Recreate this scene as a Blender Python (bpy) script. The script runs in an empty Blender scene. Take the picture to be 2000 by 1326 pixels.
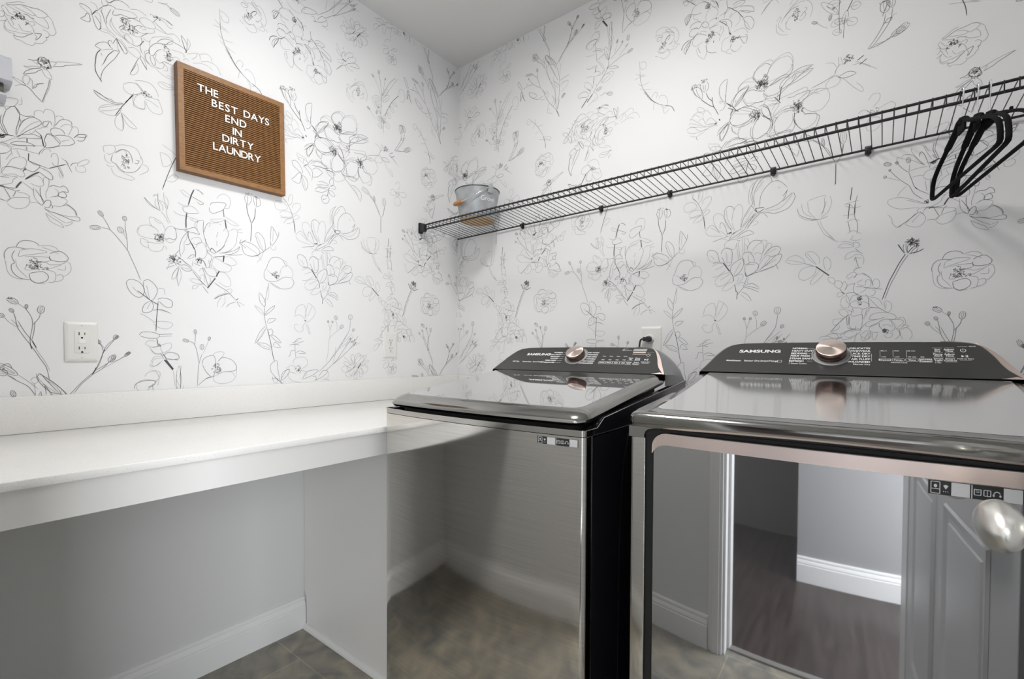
import bpy, bmesh, math, random
from mathutils import Vector, Matrix
random.seed(3)
S = bpy.context.scene
COL = S.collection
R = math.radians
PI = math.pi

# ------------------------------------------------------------------ camera, light, exposure
cam_d = bpy.data.cameras.new('camera')
cam = bpy.data.objects.new('camera', cam_d); COL.objects.link(cam); S.camera = cam
cam_d.sensor_width = 36.0; cam_d.lens = 924.67 / 2000 * 36.0
cam_d.shift_y = 42.52 / 2000; cam_d.clip_start = 0.02
yaw, pit, rol = R(-38.0383), R(-1.1696), R(.277)
F = Vector((math.sin(yaw)*math.cos(pit), math.cos(yaw)*math.cos(pit), math.sin(pit)))
R0 = Vector((math.cos(yaw), -math.sin(yaw), 0)); U0 = R0.cross(F)
Rv = R0*math.cos(rol) + U0*math.sin(rol); Uv = -R0*math.sin(rol) + U0*math.cos(rol)
cam.matrix_world = Matrix(((Rv.x, Uv.x, -F.x, 1.8811), (Rv.y, Uv.y, -F.y, -1.908), (Rv.z, Uv.z, -F.z, 1.1471), (0, 0, 0, 1)))

S.view_settings.view_transform = 'Standard'; S.view_settings.look = 'None'
S.view_settings.gamma = 1; S.view_settings.use_curve_mapping = False
S.view_settings.exposure = 0.25

wd = bpy.data.worlds.new('world'); S.world = wd; wd.use_nodes = True
wd.node_tree.nodes['Background'].inputs[0].default_value = (.8, .87, 1, 1)
wd.node_tree.nodes['Background'].inputs[1].default_value = .3

def area(name, loc, size, power, col=(1, 1, 1), rot=(0, 0, 0), shape='DISK', sy=None, spread=180):
    d = bpy.data.lights.new(name, 'AREA'); d.shape = shape; d.size = size
    if sy: d.size_y = sy
    d.energy = power; d.color = col; d.spread = R(spread)
    o = bpy.data.objects.new(name, d); o.location = loc; o.rotation_euler = rot; COL.objects.link(o)
    return o
area('ceiling_lamp_light', (1.12, -1.05, 2.64), .40, 16, (1, .985, .96))
area('hall_lamp_light', (1.85, -2.42, 2.6), .5, 22, (.93, .965, 1))
# unseen fill added in the hall to brighten low areas through the doorway
area('hall_fill_light', (2.92, -2.42, 1.0), .72, 74, (.93, .965, 1), rot=(R(90), 0, R(60)), shape='RECTANGLE', sy=1.8)

# ------------------------------------------------------------------ materials
def mat(name, col, rough=.5, metal=0., spec=.5, coat=0., emit=None, bump=None, noise=None):
    """bump=(scale_xyz, strength, distance); noise=(scale_xyz, colour2, lo, hi, detail)"""
    m = bpy.data.materials.new(name); m.use_nodes = True
    nt = m.node_tree; b = nt.nodes['Principled BSDF']
    b.inputs['Base Color'].default_value = (*col, 1); b.inputs['Roughness'].default_value = rough
    b.inputs['Metallic'].default_value = metal; b.inputs['Specular IOR Level'].default_value = spec
    b.inputs['Coat Weight'].default_value = coat; b.inputs['Coat Roughness'].default_value = .03
    tc = nt.nodes.new('ShaderNodeTexCoord')
    def tex(sc, detail=4):
        mp = nt.nodes.new('ShaderNodeMapping'); mp.inputs['Scale'].default_value = sc
        nt.links.new(tc.outputs['Object'], mp.inputs['Vector'])
        n = nt.nodes.new('ShaderNodeTexNoise'); n.inputs['Scale'].default_value = 1; n.inputs['Detail'].default_value = detail
        nt.links.new(mp.outputs[0], n.inputs['Vector']); return n
    if noise:
        sc, c2, lo, hi, det = noise
        n = tex(sc, det); cr = nt.nodes.new('ShaderNodeValToRGB')
        cr.color_ramp.elements[0].position = lo; cr.color_ramp.elements[1].position = hi
        cr.color_ramp.elements[0].color = (*col, 1); cr.color_ramp.elements[1].color = (*c2, 1)
        nt.links.new(n.outputs['Fac'], cr.inputs[0]); nt.links.new(cr.outputs[0], b.inputs['Base Color'])
    if bump:
        sc, st, dist = bump
        n = tex(sc, 3); bp = nt.nodes.new('ShaderNodeBump'); bp.inputs['Strength'].default_value = st; bp.inputs['Distance'].default_value = dist
        nt.links.new(n.outputs['Fac'], bp.inputs['Height']); nt.links.new(bp.outputs[0], b.inputs['Normal'])
    if emit:
        b.inputs['Emission Color'].default_value = (*emit[0], 1); b.inputs['Emission Strength'].default_value = emit[1]
    return m

M = {}
M['paper'] = mat('wallpaper_ground', (.83, .83, .835), .62, bump=((900, 900, 900), .06, .0004))
M['ink1'] = mat('ink_pale', (.43, .43, .43), .7)
M['ink2'] = mat('ink_grey', (.24, .24, .245), .7)
M['ink3'] = mat('ink_dark', (.10, .10, .105), .7)
M['paint'] = mat('wall_paint', (.72, .725, .72), .55, bump=((260, 260, 260), .05, .0006))
M['ceiling'] = mat('ceiling_paint', (.70, .70, .69), .8)
M['white'] = mat('white_gloss_paint', (.84, .84, .84), .32)
M['warmwhite'] = mat('white_cabinet_paint', (.88, .868, .845), .4)
M['quartz'] = mat('quartz', (.84, .83, .81), .22, noise=((420, 420, 420), (.70, .68, .65), .60, .72, 2))
M['plate'] = mat('outlet_plastic', (.80, .80, .77), .35)
M['slot'] = mat('slot_black', (.012, .012, .012), .5)
M['black'] = mat('black_coated_wire', (.014, .014, .015), .38)
M['rubber'] = mat('black_rubber', (.02, .02, .022), .45)
M['velvet'] = mat('black_velvet', (.009, .009, .010), .9, spec=.15)
M['chrome'] = mat('chrome', (.82, .82, .83), .18, 1)
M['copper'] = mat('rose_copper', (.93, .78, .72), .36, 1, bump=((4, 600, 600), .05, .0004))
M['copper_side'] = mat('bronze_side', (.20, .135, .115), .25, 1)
M['steel_brush'] = mat('brushed_black_stainless', (.68, .66, .625), .075, 1, bump=((3.0, 3, 900), .04, .0003), noise=((5, 5, 700), (.59, .57, .54), .40, .62, 3))
M['steel'] = mat('black_stainless', (.48, .465, .44), .10, 1)
M['top_glass'] = mat('lid_glass', (.76, .76, .765), .03, 1)
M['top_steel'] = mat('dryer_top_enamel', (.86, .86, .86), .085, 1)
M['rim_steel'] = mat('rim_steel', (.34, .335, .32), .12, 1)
M['side_paint'] = mat('black_enamel_side', (.014, .014, .018), .16, 0, .5, .3)
M['door_glass'] = mat('dryer_door_glass', (.46, .46, .462), .025, .90)
M['panel_glass'] = mat('control_panel_glass', (.075, .075, .073), .24, .35)
M['panel_side'] = mat('console_grey', (.26, .26, .27), .22, .9)
M['print'] = mat('printed_white', (.80, .80, .80), .5)
M['print_dim'] = mat('printed_grey', (.36, .36, .36), .5)
M['sticker'] = mat('sticker_black', (.03, .034, .032), .4)
M['sticker_white'] = mat('sticker_white', (.82, .82, .82), .5)
M['zinc'] = mat('galvanised_grey', (.43, .45, .46), .42, .35, noise=((22, 22, 22), (.36, .38, .40), .42, .6, 4))
M['zinc_rim'] = mat('rim_grey', (.13, .14, .14), .4, .6)
M['grip'] = mat('orange_wood', (.50, .22, .07), .45, noise=((60, 60, 300), (.38, .15, .05), .4, .65, 4))
M['tan'] = mat('tan_base', (.56, .40, .24), .7, noise=((12, 200, 12), (.50, .34, .19), .4, .6, 3))
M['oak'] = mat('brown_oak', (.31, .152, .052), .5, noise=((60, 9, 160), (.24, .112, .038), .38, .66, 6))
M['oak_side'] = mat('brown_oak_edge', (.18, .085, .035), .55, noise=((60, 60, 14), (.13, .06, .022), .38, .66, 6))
M['letter'] = mat('letter_white', (.88, .88, .86), .4)
M['grey_plastic'] = mat('pale_grey_plastic', (.60, .61, .66), .4)
M['dark_pad'] = mat('ribbed_dark_rubber', (.10, .10, .09), .6)
M['nickel'] = mat('satin_nickel', (.84, .82, .78), .34, 1)
M['door_paint'] = mat('door_paint', (.66, .67, .68), .35)
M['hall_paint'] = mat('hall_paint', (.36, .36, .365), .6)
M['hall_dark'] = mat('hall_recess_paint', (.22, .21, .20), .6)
M['wood_floor'] = mat('dark_hardwood', (.055, .040, .036), .3, noise=((30, 3, 3), (.032, .022, .020), .4, .6, 5))
M['lamp'] = mat('lamp_diffuser', (.9, .9, .9), .5, emit=((1, .985, .96), 3.0))

def floor_mat():
    m = bpy.data.materials.new('slate_tile'); m.use_nodes = True
    nt = m.node_tree; b = nt.nodes['Principled BSDF']; b.inputs['Roughness'].default_value = .42
    tc = nt.nodes.new('ShaderNodeTexCoord'); mp = nt.nodes.new('ShaderNodeMapping')
    mp.inputs['Location'].default_value = (-.193, 1.022, 0)
    nt.links.new(tc.outputs['Object'], mp.inputs['Vector'])
    br = nt.nodes.new('ShaderNodeTexBrick'); br.offset = .5; br.inputs['Scale'].default_value = 1
    br.inputs['Brick Width'].default_value = .61; br.inputs['Row Height'].default_value = .305
    br.inputs['Mortar Size'].default_value = .0022; br.inputs['Mortar Smooth'].default_value = .1
    br.inputs['Color1'].default_value = (.31, .30, .27, 1); br.inputs['Color2'].default_value = (.25, .245, .225, 1)
    br.inputs['Mortar'].default_value = (.42, .385, .32, 1)
    nt.links.new(mp.outputs[0], br.inputs['Vector'])
    n = nt.nodes.new('ShaderNodeTexNoise'); n.inputs['Scale'].default_value = 7; n.inputs['Detail'].default_value = 9; n.inputs['Distortion'].default_value = 1.6
    nt.links.new(tc.outputs['Object'], n.inputs['Vector'])
    cr = nt.nodes.new('ShaderNodeValToRGB'); cr.color_ramp.elements[0].position = .3; cr.color_ramp.elements[1].position = .72
    cr.color_ramp.elements[0].color = (.62, .64, .66, 1); cr.color_ramp.elements[1].color = (1.42, 1.30, 1.12, 1)
    nt.links.new(n.outputs['Fac'], cr.inputs[0])
    n2 = nt.nodes.new('ShaderNodeTexNoise'); n2.inputs['Scale'].default_value = 5; n2.inputs['Detail'].default_value = 3; n2.inputs['Distortion'].default_value = 3
    nt.links.new(tc.outputs['Object'], n2.inputs['Vector'])
    c2 = nt.nodes.new('ShaderNodeValToRGB'); c2.color_ramp.elements[0].position = .494; c2.color_ramp.elements[1].position = .506
    c2.color_ramp.elements[0].color = (0, 0, 0, 1); c2.color_ramp.elements[1].color = (0, 0, 0, 1)
    e = c2.color_ramp.elements.new(.5); e.color = (.5, .5, .5, 1)
    nt.links.new(n2.outputs['Fac'], c2.inputs[0])
    mx = nt.nodes.new('ShaderNodeMix'); mx.data_type = 'RGBA'; mx.blend_type = 'MULTIPLY'; mx.inputs[0].default_value = 1
    nt.links.new(br.outputs['Color'], mx.inputs[6]); nt.links.new(cr.outputs[0], mx.inputs[7])
    m2 = nt.nodes.new('ShaderNodeMix'); m2.data_type = 'RGBA'; m2.inputs[7].default_value = (.34, .31, .27, 1)
    nt.links.new(c2.outputs[0], m2.inputs[0]); nt.links.new(mx.outputs[2], m2.inputs[6])
    nt.links.new(m2.outputs[2], b.inputs['Base Color'])
    return m
M['tile'] = floor_mat()

# ------------------------------------------------------------------ mesh helpers
def obj(name, bm, mats, parent=None, smooth=35, recalc=True):
    """link a bmesh as ONE object"""
    if recalc: bmesh.ops.recalc_face_normals(bm, faces=bm.faces)
    if smooth:
        for f in bm.faces: f.smooth = len(f.verts) < 9
        lim = R(smooth)
        for e in bm.edges:
            if len(e.link_faces) != 2 or e.calc_face_angle(0) > lim: e.smooth = False
    me = bpy.data.meshes.new(name); bm.to_mesh(me); bm.free()
    for m in (mats if isinstance(mats, (list, tuple)) else [mats]): me.materials.append(m)
    o = bpy.data.objects.new(name, me); COL.objects.link(o)
    if parent: o.parent = parent
    return o
def empty(name, loc, rz=0, label=None, cat=None, group=None):
    o = bpy.data.objects.new(name, None); o.location = loc; o.rotation_euler = (0, 0, rz); o.empty_display_size = .05
    COL.objects.link(o); tag(o, label, cat, group); return o
def tag(o, label=None, cat=None, group=None, kind=None):
    if label: o['label'] = label
    if cat: o['category'] = cat
    if group: o['group'] = group
    if kind: o['kind'] = kind
    return o
def struct(name, bm, mats, smooth=35):
    o = obj(name, bm, mats, None, smooth); o['kind'] = 'structure'; return o
def B(): return bmesh.new()
def box(bm, x0, x1, y0, y1, z0, z1, bev=0., seg=2, mi=0):
    r = bmesh.ops.create_cube(bm, size=1)
    vs = r['verts']
    for v in vs:
        v.co = Vector(((x0+x1)/2 + v.co.x*(x1-x0), (y0+y1)/2 + v.co.y*(y1-y0), (z0+z1)/2 + v.co.z*(z1-z0)))
    fs = set(f for v in vs for f in v.link_faces)
    for f in fs: f.material_index = mi
    if bev:
        es = list(set(e for v in vs for e in v.link_edges))
        r = bmesh.ops.bevel(bm, geom=es, offset=bev, segments=seg, profile=.5, affect='EDGES')
        for f in r['faces']: f.material_index = mi
    return bm
def sweep(bm, pts, r, n=8, closed=False, cap=True, sec=None, mi=0):
    """tube along points; r number or list; sec=(a,b) elliptical multipliers"""
    P = [Vector(p) for p in pts]; N = len(P); rings = []
    up = None
    for i, p in enumerate(P):
        a = P[(i-1) % N] if (closed or i) else P[0]; c = P[(i+1) % N] if (closed or i < N-1) else P[-1]
        t = (c - a).normalized()
        if up is None:
            up = Vector((0, 0, 1)) if abs(t.z) < .9 else Vector((1, 0, 0))
        s = t.cross(up).normalized(); up = s.cross(t).normalized()
        rr = r[i] if isinstance(r, (list, tuple)) else r
        ka, kb = sec or (1, 1)
        rings.append([bm.verts.new(p + s*math.cos(2*PI*k/n)*rr*ka + up*math.sin(2*PI*k/n)*rr*kb) for k in range(n)])
    m = N if closed else N-1
    for i in range(m):
        A, C = rings[i], rings[(i+1) % N]
        for k in range(n):
            f = bm.faces.new((A[k], A[(k+1) % n], C[(k+1) % n], C[k])); f.material_index = mi
    if cap and not closed:
        for q in (rings[0][::-1], rings[-1]):
            f = bm.faces.new(q); f.material_index = mi
    return bm
def lathe(bm, prof, axis=2, centre=(0, 0, 0), n=32, mat4=None, mi=0):
    """prof [(r,h)] revolved about an axis; mat4 transforms local (x,y,h)"""
    rings = []
    for r, h in prof:
        if r < 1e-6: q = [Vector((0, 0, h))]
        else: q = [Vector((r*math.cos(2*PI*k/n), r*math.sin(2*PI*k/n), h)) for k in range(n)]
        out = []
        for v in q:
            if mat4 is not None: v = mat4 @ v
            else:
                if axis == 0: v = Vector((v.z, v.x, v.y))
                if axis == 1: v = Vector((v.y, v.z, v.x))
                v = v + Vector(centre)
            out.append(bm.verts.new(v))
        rings.append(out)
    for A, C in zip(rings, rings[1:]):
        if len(A) == 1 and len(C) == 1: continue
        for k in range(n):
            k2 = (k+1) % n
            if len(A) == 1: f = bm.faces.new((A[0], C[k2], C[k]))
            elif len(C) == 1: f = bm.faces.new((A[k], A[k2], C[0]))
            else: f = bm.faces.new((A[k], A[k2], C[k2], C[k]))
            f.material_index = mi
    return bm
def loft(bm, rings, cap0=True, cap1=True, closed=True, mi=0, mis=None):
    V = [[bm.verts.new(p) for p in r] for r in rings]
    n = len(V[0])
    for i, (A, C) in enumerate(zip(V, V[1:])):
        for k in range(n if closed else n-1):
            f = bm.faces.new((A[k], A[(k+1) % n], C[(k+1) % n], C[k])); f.material_index = mis[i] if mis else mi
    if cap0: f = bm.faces.new(V[0][::-1]); f.material_index = mis[0] if mis else mi
    if cap1: f = bm.faces.new(V[-1]); f.material_index = mis[-1] if mis else mi
    return V
def prism(bm, outline, fa, fb, mi=0):
    """outline [(a,b)] lofted between two placement functions"""
    return loft(bm, [[fa(*p) for p in outline], [fb(*p) for p in outline]], mi=mi)
def rrect(x0, x1, y0, y1, r, n=6):
    if not isinstance(r, (list, tuple)): r = [r]*4
    out = []
    for (cx, cy, a0), rr in zip(((x1, y1, 0), (x0, y1, 90), (x0, y0, 180), (x1, y0, 270)), r):
        cx2 = cx - rr if cx == x1 else cx + rr; cy2 = cy - rr if cy == y1 else cy + rr
        for k in range(n+1):
            a = R(a0 + 90*k/n); out.append((cx2 + rr*math.cos(a), cy2 + rr*math.sin(a)))
    return out
def catmull(pts, k=4):
    P = [pts[0]] + list(pts) + [pts[-1]]; out = []
    for i in range(1, len(P)-2):
        for j in range(k):
            t = j/k; q = []
            for d in range(len(pts[0])):
                a, b, c, e = P[i-1][d], P[i][d], P[i+1][d], P[i+2][d]
                q.append(.5*((2*b) + (-a+c)*t + (2*a-5*b+4*c-e)*t*t + (-a+3*b-3*c+e)*t*t*t))
            out.append(tuple(q))
    out.append(tuple(pts[-1])); return out

def text_into(bm, s, mat4, size, ext=0., bold=0., align='LEFT', sx=1., shear=0., mi=0, space=1., warp=None):
    cu = bpy.data.curves.new('t', 'FONT'); cu.body = s; cu.size = size; cu.extrude = ext; cu.offset = bold
    cu.align_x = align; cu.shear = shear; cu.resolution_u = 3; cu.space_character = space
    o = bpy.data.objects.new('t', cu)
    COL.objects.link(o)
    dg = bpy.context.evaluated_depsgraph_get(); me = bpy.data.meshes.new_from_object(o.evaluated_get(dg))
    me.transform(Matrix.Diagonal((sx, 1, 1, 1)))
    if warp:
        for v in me.vertices: v.co = warp(v.co)
    else: me.transform(mat4)
    n0 = len(bm.faces); bm.from_mesh(me); bm.faces.ensure_lookup_table()
    for f in bm.faces[n0:]: f.material_index = mi
    bpy.data.objects.remove(o); bpy.data.curves.remove(cu); bpy.data.meshes.remove(me)
    return bm

# ------------------------------------------------------------------ wallpaper print
# one repeat of the drawn pattern, millimetres on the wall: first point, then steps from point to point.
# 1-4 pen stroke by weight, 7 leaf (base, step to tip, half width), 8 seed head, 9 scribbled stamens (centre, radii, count)
INK = (
(1,533,2081,13,9,14,10,12,3),(2,535,2080,11,3,14,9,12,4,11,1,15,4,11,-2,9,-6),(1,535,2078,8,-2,10,-3,10,-1),(1,550,2082,10,-2,12,-2,11,-1,6,1,1,4,-7,6,-11,3,-6,1),
(1,527,2065,0,5,6,6),(1,528,2065,4,-9,5,-5,8,1,6,3),(2,548,2065,4,3,3,-3,-2,-8),(1,532,2057,0,-8,4,-6,2,-4),(1,533,2072,4,-5,5,-8,8,0),(9,561,2061,10,9,40),(9,548,2049,5,5,10),
(9,575,2048,3,5,10),(2,567,2071,8,2,8,-4,6,1),(1,570,2060,9,-3,9,3,2,-6,-5,-6),(1,536,2039,-5,-13,1,-5,4,-8,9,0,7,2,10,1,17,7),(1,538,2038,4,-8,7,-7,9,0),(1,542,2047,6,-11,1,-6),
(1,530,2020,3,-9,7,-4,12,2),(1,548,2005,2,-6,4,-4,7,2),(2,548,2004,8,0,11,4,10,11,10,10),(1,561,1997,10,-4,11,0,7,6,1,8),(2,588,2030,9,3,6,2,-3,-10,-9,-14),
(1,588,2029,5,-6,-3,-11),(1,590,2003,10,4,6,4,2,5,6,8,-1,6,5,2),(1,605,2048,8,1,6,-6,-2,-9,-6,-5),(1,590,2084,5,-6,9,3,6,3,8,8,8,-8),(1,607,2083,8,-9,3,-11,-2,-6,-9,1,-12,3,-12,8),
(1,626,2084,2,-10,4,-13,1,-8,-6,-10,-8,-2),(1,575,2054,7,-6,5,-8,1,-9),(1,567,2025,7,2,11,3),(1,558,2039,5,-10,4,-4),(1,523,2028,8,5,6,6),(1,524,2057,7,0,1,-1),
(1,524,2040,5,3,3,7),(9,608,1957,13,15,46),(2,595,1954,1,9,5,7,7,2,7,-4,6,-12,1,-7,-7,-4,-9,1,-8,5,-3,7),(2,576,1950,3,3,5,0,11,5),(1,584,1951,8,-3,4,-1),
(1,566,1930,7,1,13,7,12,4,3,-2),(1,567,1929,8,-1,12,4,12,7),(2,566,1906,4,10,11,11,11,7,9,6),(2,566,1906,10,7,12,7,8,10,7,7),(1,603,1938,3,-11,6,-8,10,-2,1,6,-5,12,-8,6),
(1,619,1965,8,4,6,-1,-7,-11),(1,628,1969,16,8,17,7,17,5,10,2),(2,625,1955,11,5,10,5,7,6,16,9,21,11),(2,618,1915,-2,-18,-5,-19,-5,-18,-4,-16),
(1,620,1916,-1,-18,-5,-19,-6,-18,-3,-16),(2,571,1877,9,-6,9,-12,13,-13),(1,540,1891,11,-2,13,-4,7,-7),(1,543,1891,10,-9,12,-5,6,0),(1,549,1867,6,5,7,4,9,1),
(1,571,1878,-6,9,1,13,7,7,5,-5,-1,-11,-4,-11),(1,578,1902,5,-5,1,-10,-1,-13),(2,583,1874,8,9,3,8,13,8),(1,585,1877,2,7,7,9,13,7),(1,521,1822,19,9,12,2,3,-5,-6,-14,-11,-7,-17,-4),
(1,562,1842,0,-19,-7,-5),(2,532,1795,9,12,8,3,8,-12,-1,-22,-5,-23,-1,-20),(2,532,1795,-5,-19,-2,-17,4,-12,6,-17),(1,521,1802,9,-1,2,-6),(3,520,1722,9,6,8,2),
(2,520,1746,6,-11,9,-5),(2,548,1813,5,-11,3,-6,12,-4,12,5,8,0),(2,556,1785,4,-10),(2,556,1757,8,20,12,14,12,4,10,-4,2,-8,-12,-14,-18,-18,-18,-23),(1,558,1741,12,21,14,18,14,10),
(1,551,1733,5,24,3,15,11,14),(1,574,1750,7,0,6,9,2,5),(2,550,1728,8,9,17,8,12,3,12,-6,-22,-7,-14,-4,-11,-7),(1,520,1714,11,12,13,5,5,-4),(1,521,1706,10,5,11,10,8,5),
(1,591,1765,13,10,10,5),(1,586,1799,1,14,11,7,6,-3),(1,604,1814,4,12,7,4,10,-3,3,-14,0,-18,-4,-12),(2,603,1779,1,10,5,5,9,3,4,-9),(2,603,1779,5,0,4,5,4,11),
(1,629,1813,6,6,9,1,2,-8),(2,627,1786,12,22,13,7,11,-3,1,-9),(1,639,1788,11,13,11,1,4,-4,-7,-23,-2,-4),(1,661,1796,9,6,8,-5,-1,-15,-9,-15),(2,618,1769,4,10,13,5,10,-4,4,-9),
(2,618,1769,4,-9,8,-1),(1,608,1748,5,13,11,-1,12,-8,3,-10,-9,-12,-17,-8),(2,606,1719,3,10,-3,10,5,19,11,0,10,-10,6,-8),(2,628,1761,15,6,17,1,9,-10,-1,-7,-12,-9,-17,-6),
(1,641,1748,8,6,11,6),(2,668,1767,10,14,16,4,-5,-18,-15,-4),(2,678,1782,18,6,-2,-9,-20,-6),(2,587,1760,10,-7,4,-10,2,-19,4,-3),(3,598,1753,2,-7,5,-24),(2,607,1721,11,1,12,8,9,5),
(1,579,1716,22,6,6,-1,-10,-16,-3,-12),(1,599,1700,6,13,10,5,4,-7),(1,619,1695,2,10,7,5,5,-7,1,-14,-2,-13,-7,-1,-4,7),(3,613,1662,17,11,21,13),(2,613,1662,-17,4,-19,5,-3,1),
(2,632,1674,6,-13,6,-15),(1,636,1675,6,-15,3,-11),(1,635,1659,2,-13,7,-2),(2,649,1698,6,-14,8,-18),(1,640,1701,11,-7,6,-7),(2,660,1682,4,10,13,6),
(1,675,1687,2,10,12,13,11,4,1,-7,-10,-11,-14,-8),(1,671,1686,2,-12,11,-2,8,5,1,10,-7,6),(3,571,1732,0,-11),(2,538,1707,10,9,15,5,14,0,10,-5,-14,-2,-19,-6,-16,-2),
(1,520,1703,9,2,11,-5,-2,-12,-9,-10,-10,-4),(1,542,1700,6,5,9,2,12,3,1,-11,-13,0,-15,-5),(1,571,1710,-1,-11,23,-1,4,10),(1,540,1692,2,-16),(3,574,1692,-1,-20),(1,551,1693,6,-15),
(1,519,1674,1,-38),(1,530,1661,10,20),(1,519,1620,11,22,10,22,9,9,12,5,8,-7,-2,-17,-10,-10,-19,1,-8,-4),(2,573,1672,11,-6,12,-2,-6,-12,-8,-8,-12,2,-4,7),
(1,521,1626,3,12,14,7,19,-1,7,-8,1,-10,-9,-3,-13,4,-17,-7,-5,5),(3,563,1639,3,9,2,-5),(4,566,1618,16,18,13,11),(2,595,1647,11,-9,13,-7,3,11,-9,12,-17,6),
(1,566,1618,20,16,10,-1,6,-11,0,-11,-12,-5,-14,5),(4,548,1589,5,11,6,10),(2,518,1588,19,-1,11,2),(1,519,1612,11,6,17,2,4,0,-8,-9,-2,-9,-11,-7,-12,-5),(2,524,1589,13,-29),
(2,542,1564,4,10,2,7,8,5),(1,550,1580,16,-1,9,-6,-4,-4),(1,529,1545,11,15,16,6,17,2,1,-12,-7,-14,-14,-8,-13,1,-9,9),(1,518,1553,11,-2,11,10),(1,560,1610,16,-12,8,-8),
(1,575,1556,14,4,10,-6),(1,582,1602,1,-24,6,-13,10,-11),(2,599,1554,4,12,-8,15,-10,17),(2,596,1606,0,-19,5,-24),(1,602,1619,2,15,10,-3,-2,-23,-5,-18,1,-14),
(2,602,1560,6,11,8,1,1,-11,-5,-10,-9,1),(2,614,1611,9,6,14,-1,7,6,8,-6,2,-10,-10,-1,-9,-5),(1,625,1609,8,-7,-2,-12,-9,-5),(2,635,1600,-1,-11,14,0,2,9,-6,7),
(1,616,1581,15,8,15,-4,6,-5,-4,-9,-11,-11,-17,-1),(2,617,1561,4,-5,-3,-6),(1,641,1564,13,3,13,-12,4,-13,-4,-4,-22,-2,-21,4),(2,648,1571,8,-3,13,-12,4,-14),
(2,603,1548,13,-7,12,-2,17,-6,17,-6,16,1,0,9,-7,2),(1,603,1548,17,-15,16,-11,13,-7),(1,606,1535,9,-20,17,-10,12,-4,-8,13,-16,10,-14,11),(1,645,1507,8,2,9,9,-1,4,-12,-7),
(2,685,2167,4,2,12,-1,9,-6,2,-12),(1,685,2167,2,-7,11,-6,13,-7),(2,686,2125,10,11,5,12,6,-4,1,-16,-6,-5,-10,0,-6,2),(3,712,2148,8,16,7,7),(1,726,2171,-5,13,-13,2),
(1,713,2149,6,11,10,1,4,-14,-1,-21,-1,-8),(2,713,2148,5,-20,7,-13,6,3,2,11,-6,13,-9,9),(2,727,2171,10,16,16,14,17,-1),(1,735,2206,2,-13,9,1,5,15,-7,2),(2,744,2210,7,-3,10,10,4,6),
(2,755,2208,15,18,21,3,13,-9),(1,737,2186,-2,-15,5,-15,4,-15,5,-13,9,-7,11,-8),(1,731,2174,7,-12,4,-19),(1,764,2195,15,8,18,5,15,2,10,-6,-2,-6),
(2,764,2192,-3,-15,11,4,9,7,13,1,16,3,12,9),(1,804,2217,18,9,14,-2,12,-5),(2,757,2191,-8,-23,-3,-13,1,-14),(1,760,2169,-5,-17,1,-13,11,-13,13,-5,14,-6),
(1,757,2160,5,-16,13,-14,19,-14),(1,725,2115,13,-2,14,1,15,-6),(1,729,2117,13,5,14,-4),(9,792,2175,13,12,30),(9,810,2158,16,11,34),(9,794,2157,9,12,16),(2,794,2181,16,11,14,0,8,0),
(2,802,2168,12,1,12,10,8,0),(2,777,2143,2,7,6,5,1,-7,-7,-9),(1,779,2137,11,-1,14,4,-2,7),(1,829,2192,0,9,9,9,14,2,14,-7,4,-12,-12,-7,-14,-3,-10,5,-4,5),
(1,828,2170,8,12,8,-4,-2,-5,-8,-2),(1,821,2159,16,0,13,8,16,9,0,12),(2,833,2149,17,18),(1,794,2135,-4,-11,10,-10,9,-4,2,8,-5,11,-12,5),(1,788,2132,2,-13,11,-11),
(2,809,2110,12,1,10,12,3,11,-3,11),(1,804,2148,2,-7,19,1,12,9),(1,837,2146,8,-6,11,3),(2,834,2131,5,5,-8,-15,-2,-11,6,-17),(3,769,2111,7,-16,12,-20),
(2,771,2109,11,-8,13,-17,0,-8,-4,-4,-3,3),(1,777,2112,13,-12,5,-14),(2,769,2109,-7,-18),(2,756,2097,-5,-5,-1,-8,5,-9,6,-3),(1,756,2097,4,-8,3,2),(2,719,2060,4,9,13,12,12,3,7,-7),
(2,719,2060,11,-2,2,-1),(3,732,2057,-10,-19,-3,-25,-1,-12,2,-17,11,-20,3,-2),(2,731,1964,2,19,7,20,15,26,10,16,13,29),(2,763,2069,15,5),
(1,732,2054,16,11,15,4,-15,-23,-6,-19,-9,-19),(1,732,2047,3,-7),(2,763,2069,-15,-23,-11,-31),(1,769,2108,5,-30,4,-4),(1,795,2088,10,-7,16,-7,6,3),
(1,797,2094,16,9,12,-7,6,-10,-4,-9),(2,825,2076,-12,-30,-8,-23,-3,-9),(1,802,2014,10,3,10,14,1,16,-4,14),(2,805,2023,7,14,6,16),(2,827,2081,8,-15,10,-14,1,-4),
(1,828,2083,9,-1,6,-14,3,-16),(1,831,2074,10,-19,4,-7),(1,870,2193,9,-1,21,-1,20,10,15,-7,2,-13),(2,866,2213,19,-12,15,-10),(2,862,2207,15,22,11,7),(9,873,2230,17,5,16),
(1,879,2230,17,-4,11,-11,10,3),(2,888,2236,17,-2,14,-7),(2,900,2234,18,-7),(1,858,2154,8,9,21,12,22,8,10,-5,-6,-15,-26,-12),(2,874,2150,11,15,15,9,17,3),(1,856,2150,-2,-12,1,-12),
(2,853,2102,-1,15,8,16,14,15,24,8,8,10,13,11),(2,853,2117,1,-14,9,-1,11,21,11,10),(2,919,2174,18,-2,16,-5,4,-6,-5,-5),(1,910,2146,22,3,16,0,2,-12),(9,897,2147,7,8,16),
(9,906,2123,11,19,40),(1,887,2134,15,-5,-2,-16,1,-10),(1,872,2114,-2,-18,10,-10,13,11,15,-1),(2,946,2189,4,-13,7,-15,-2,-4),(2,942,2209,3,-18,10,-31),
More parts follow.
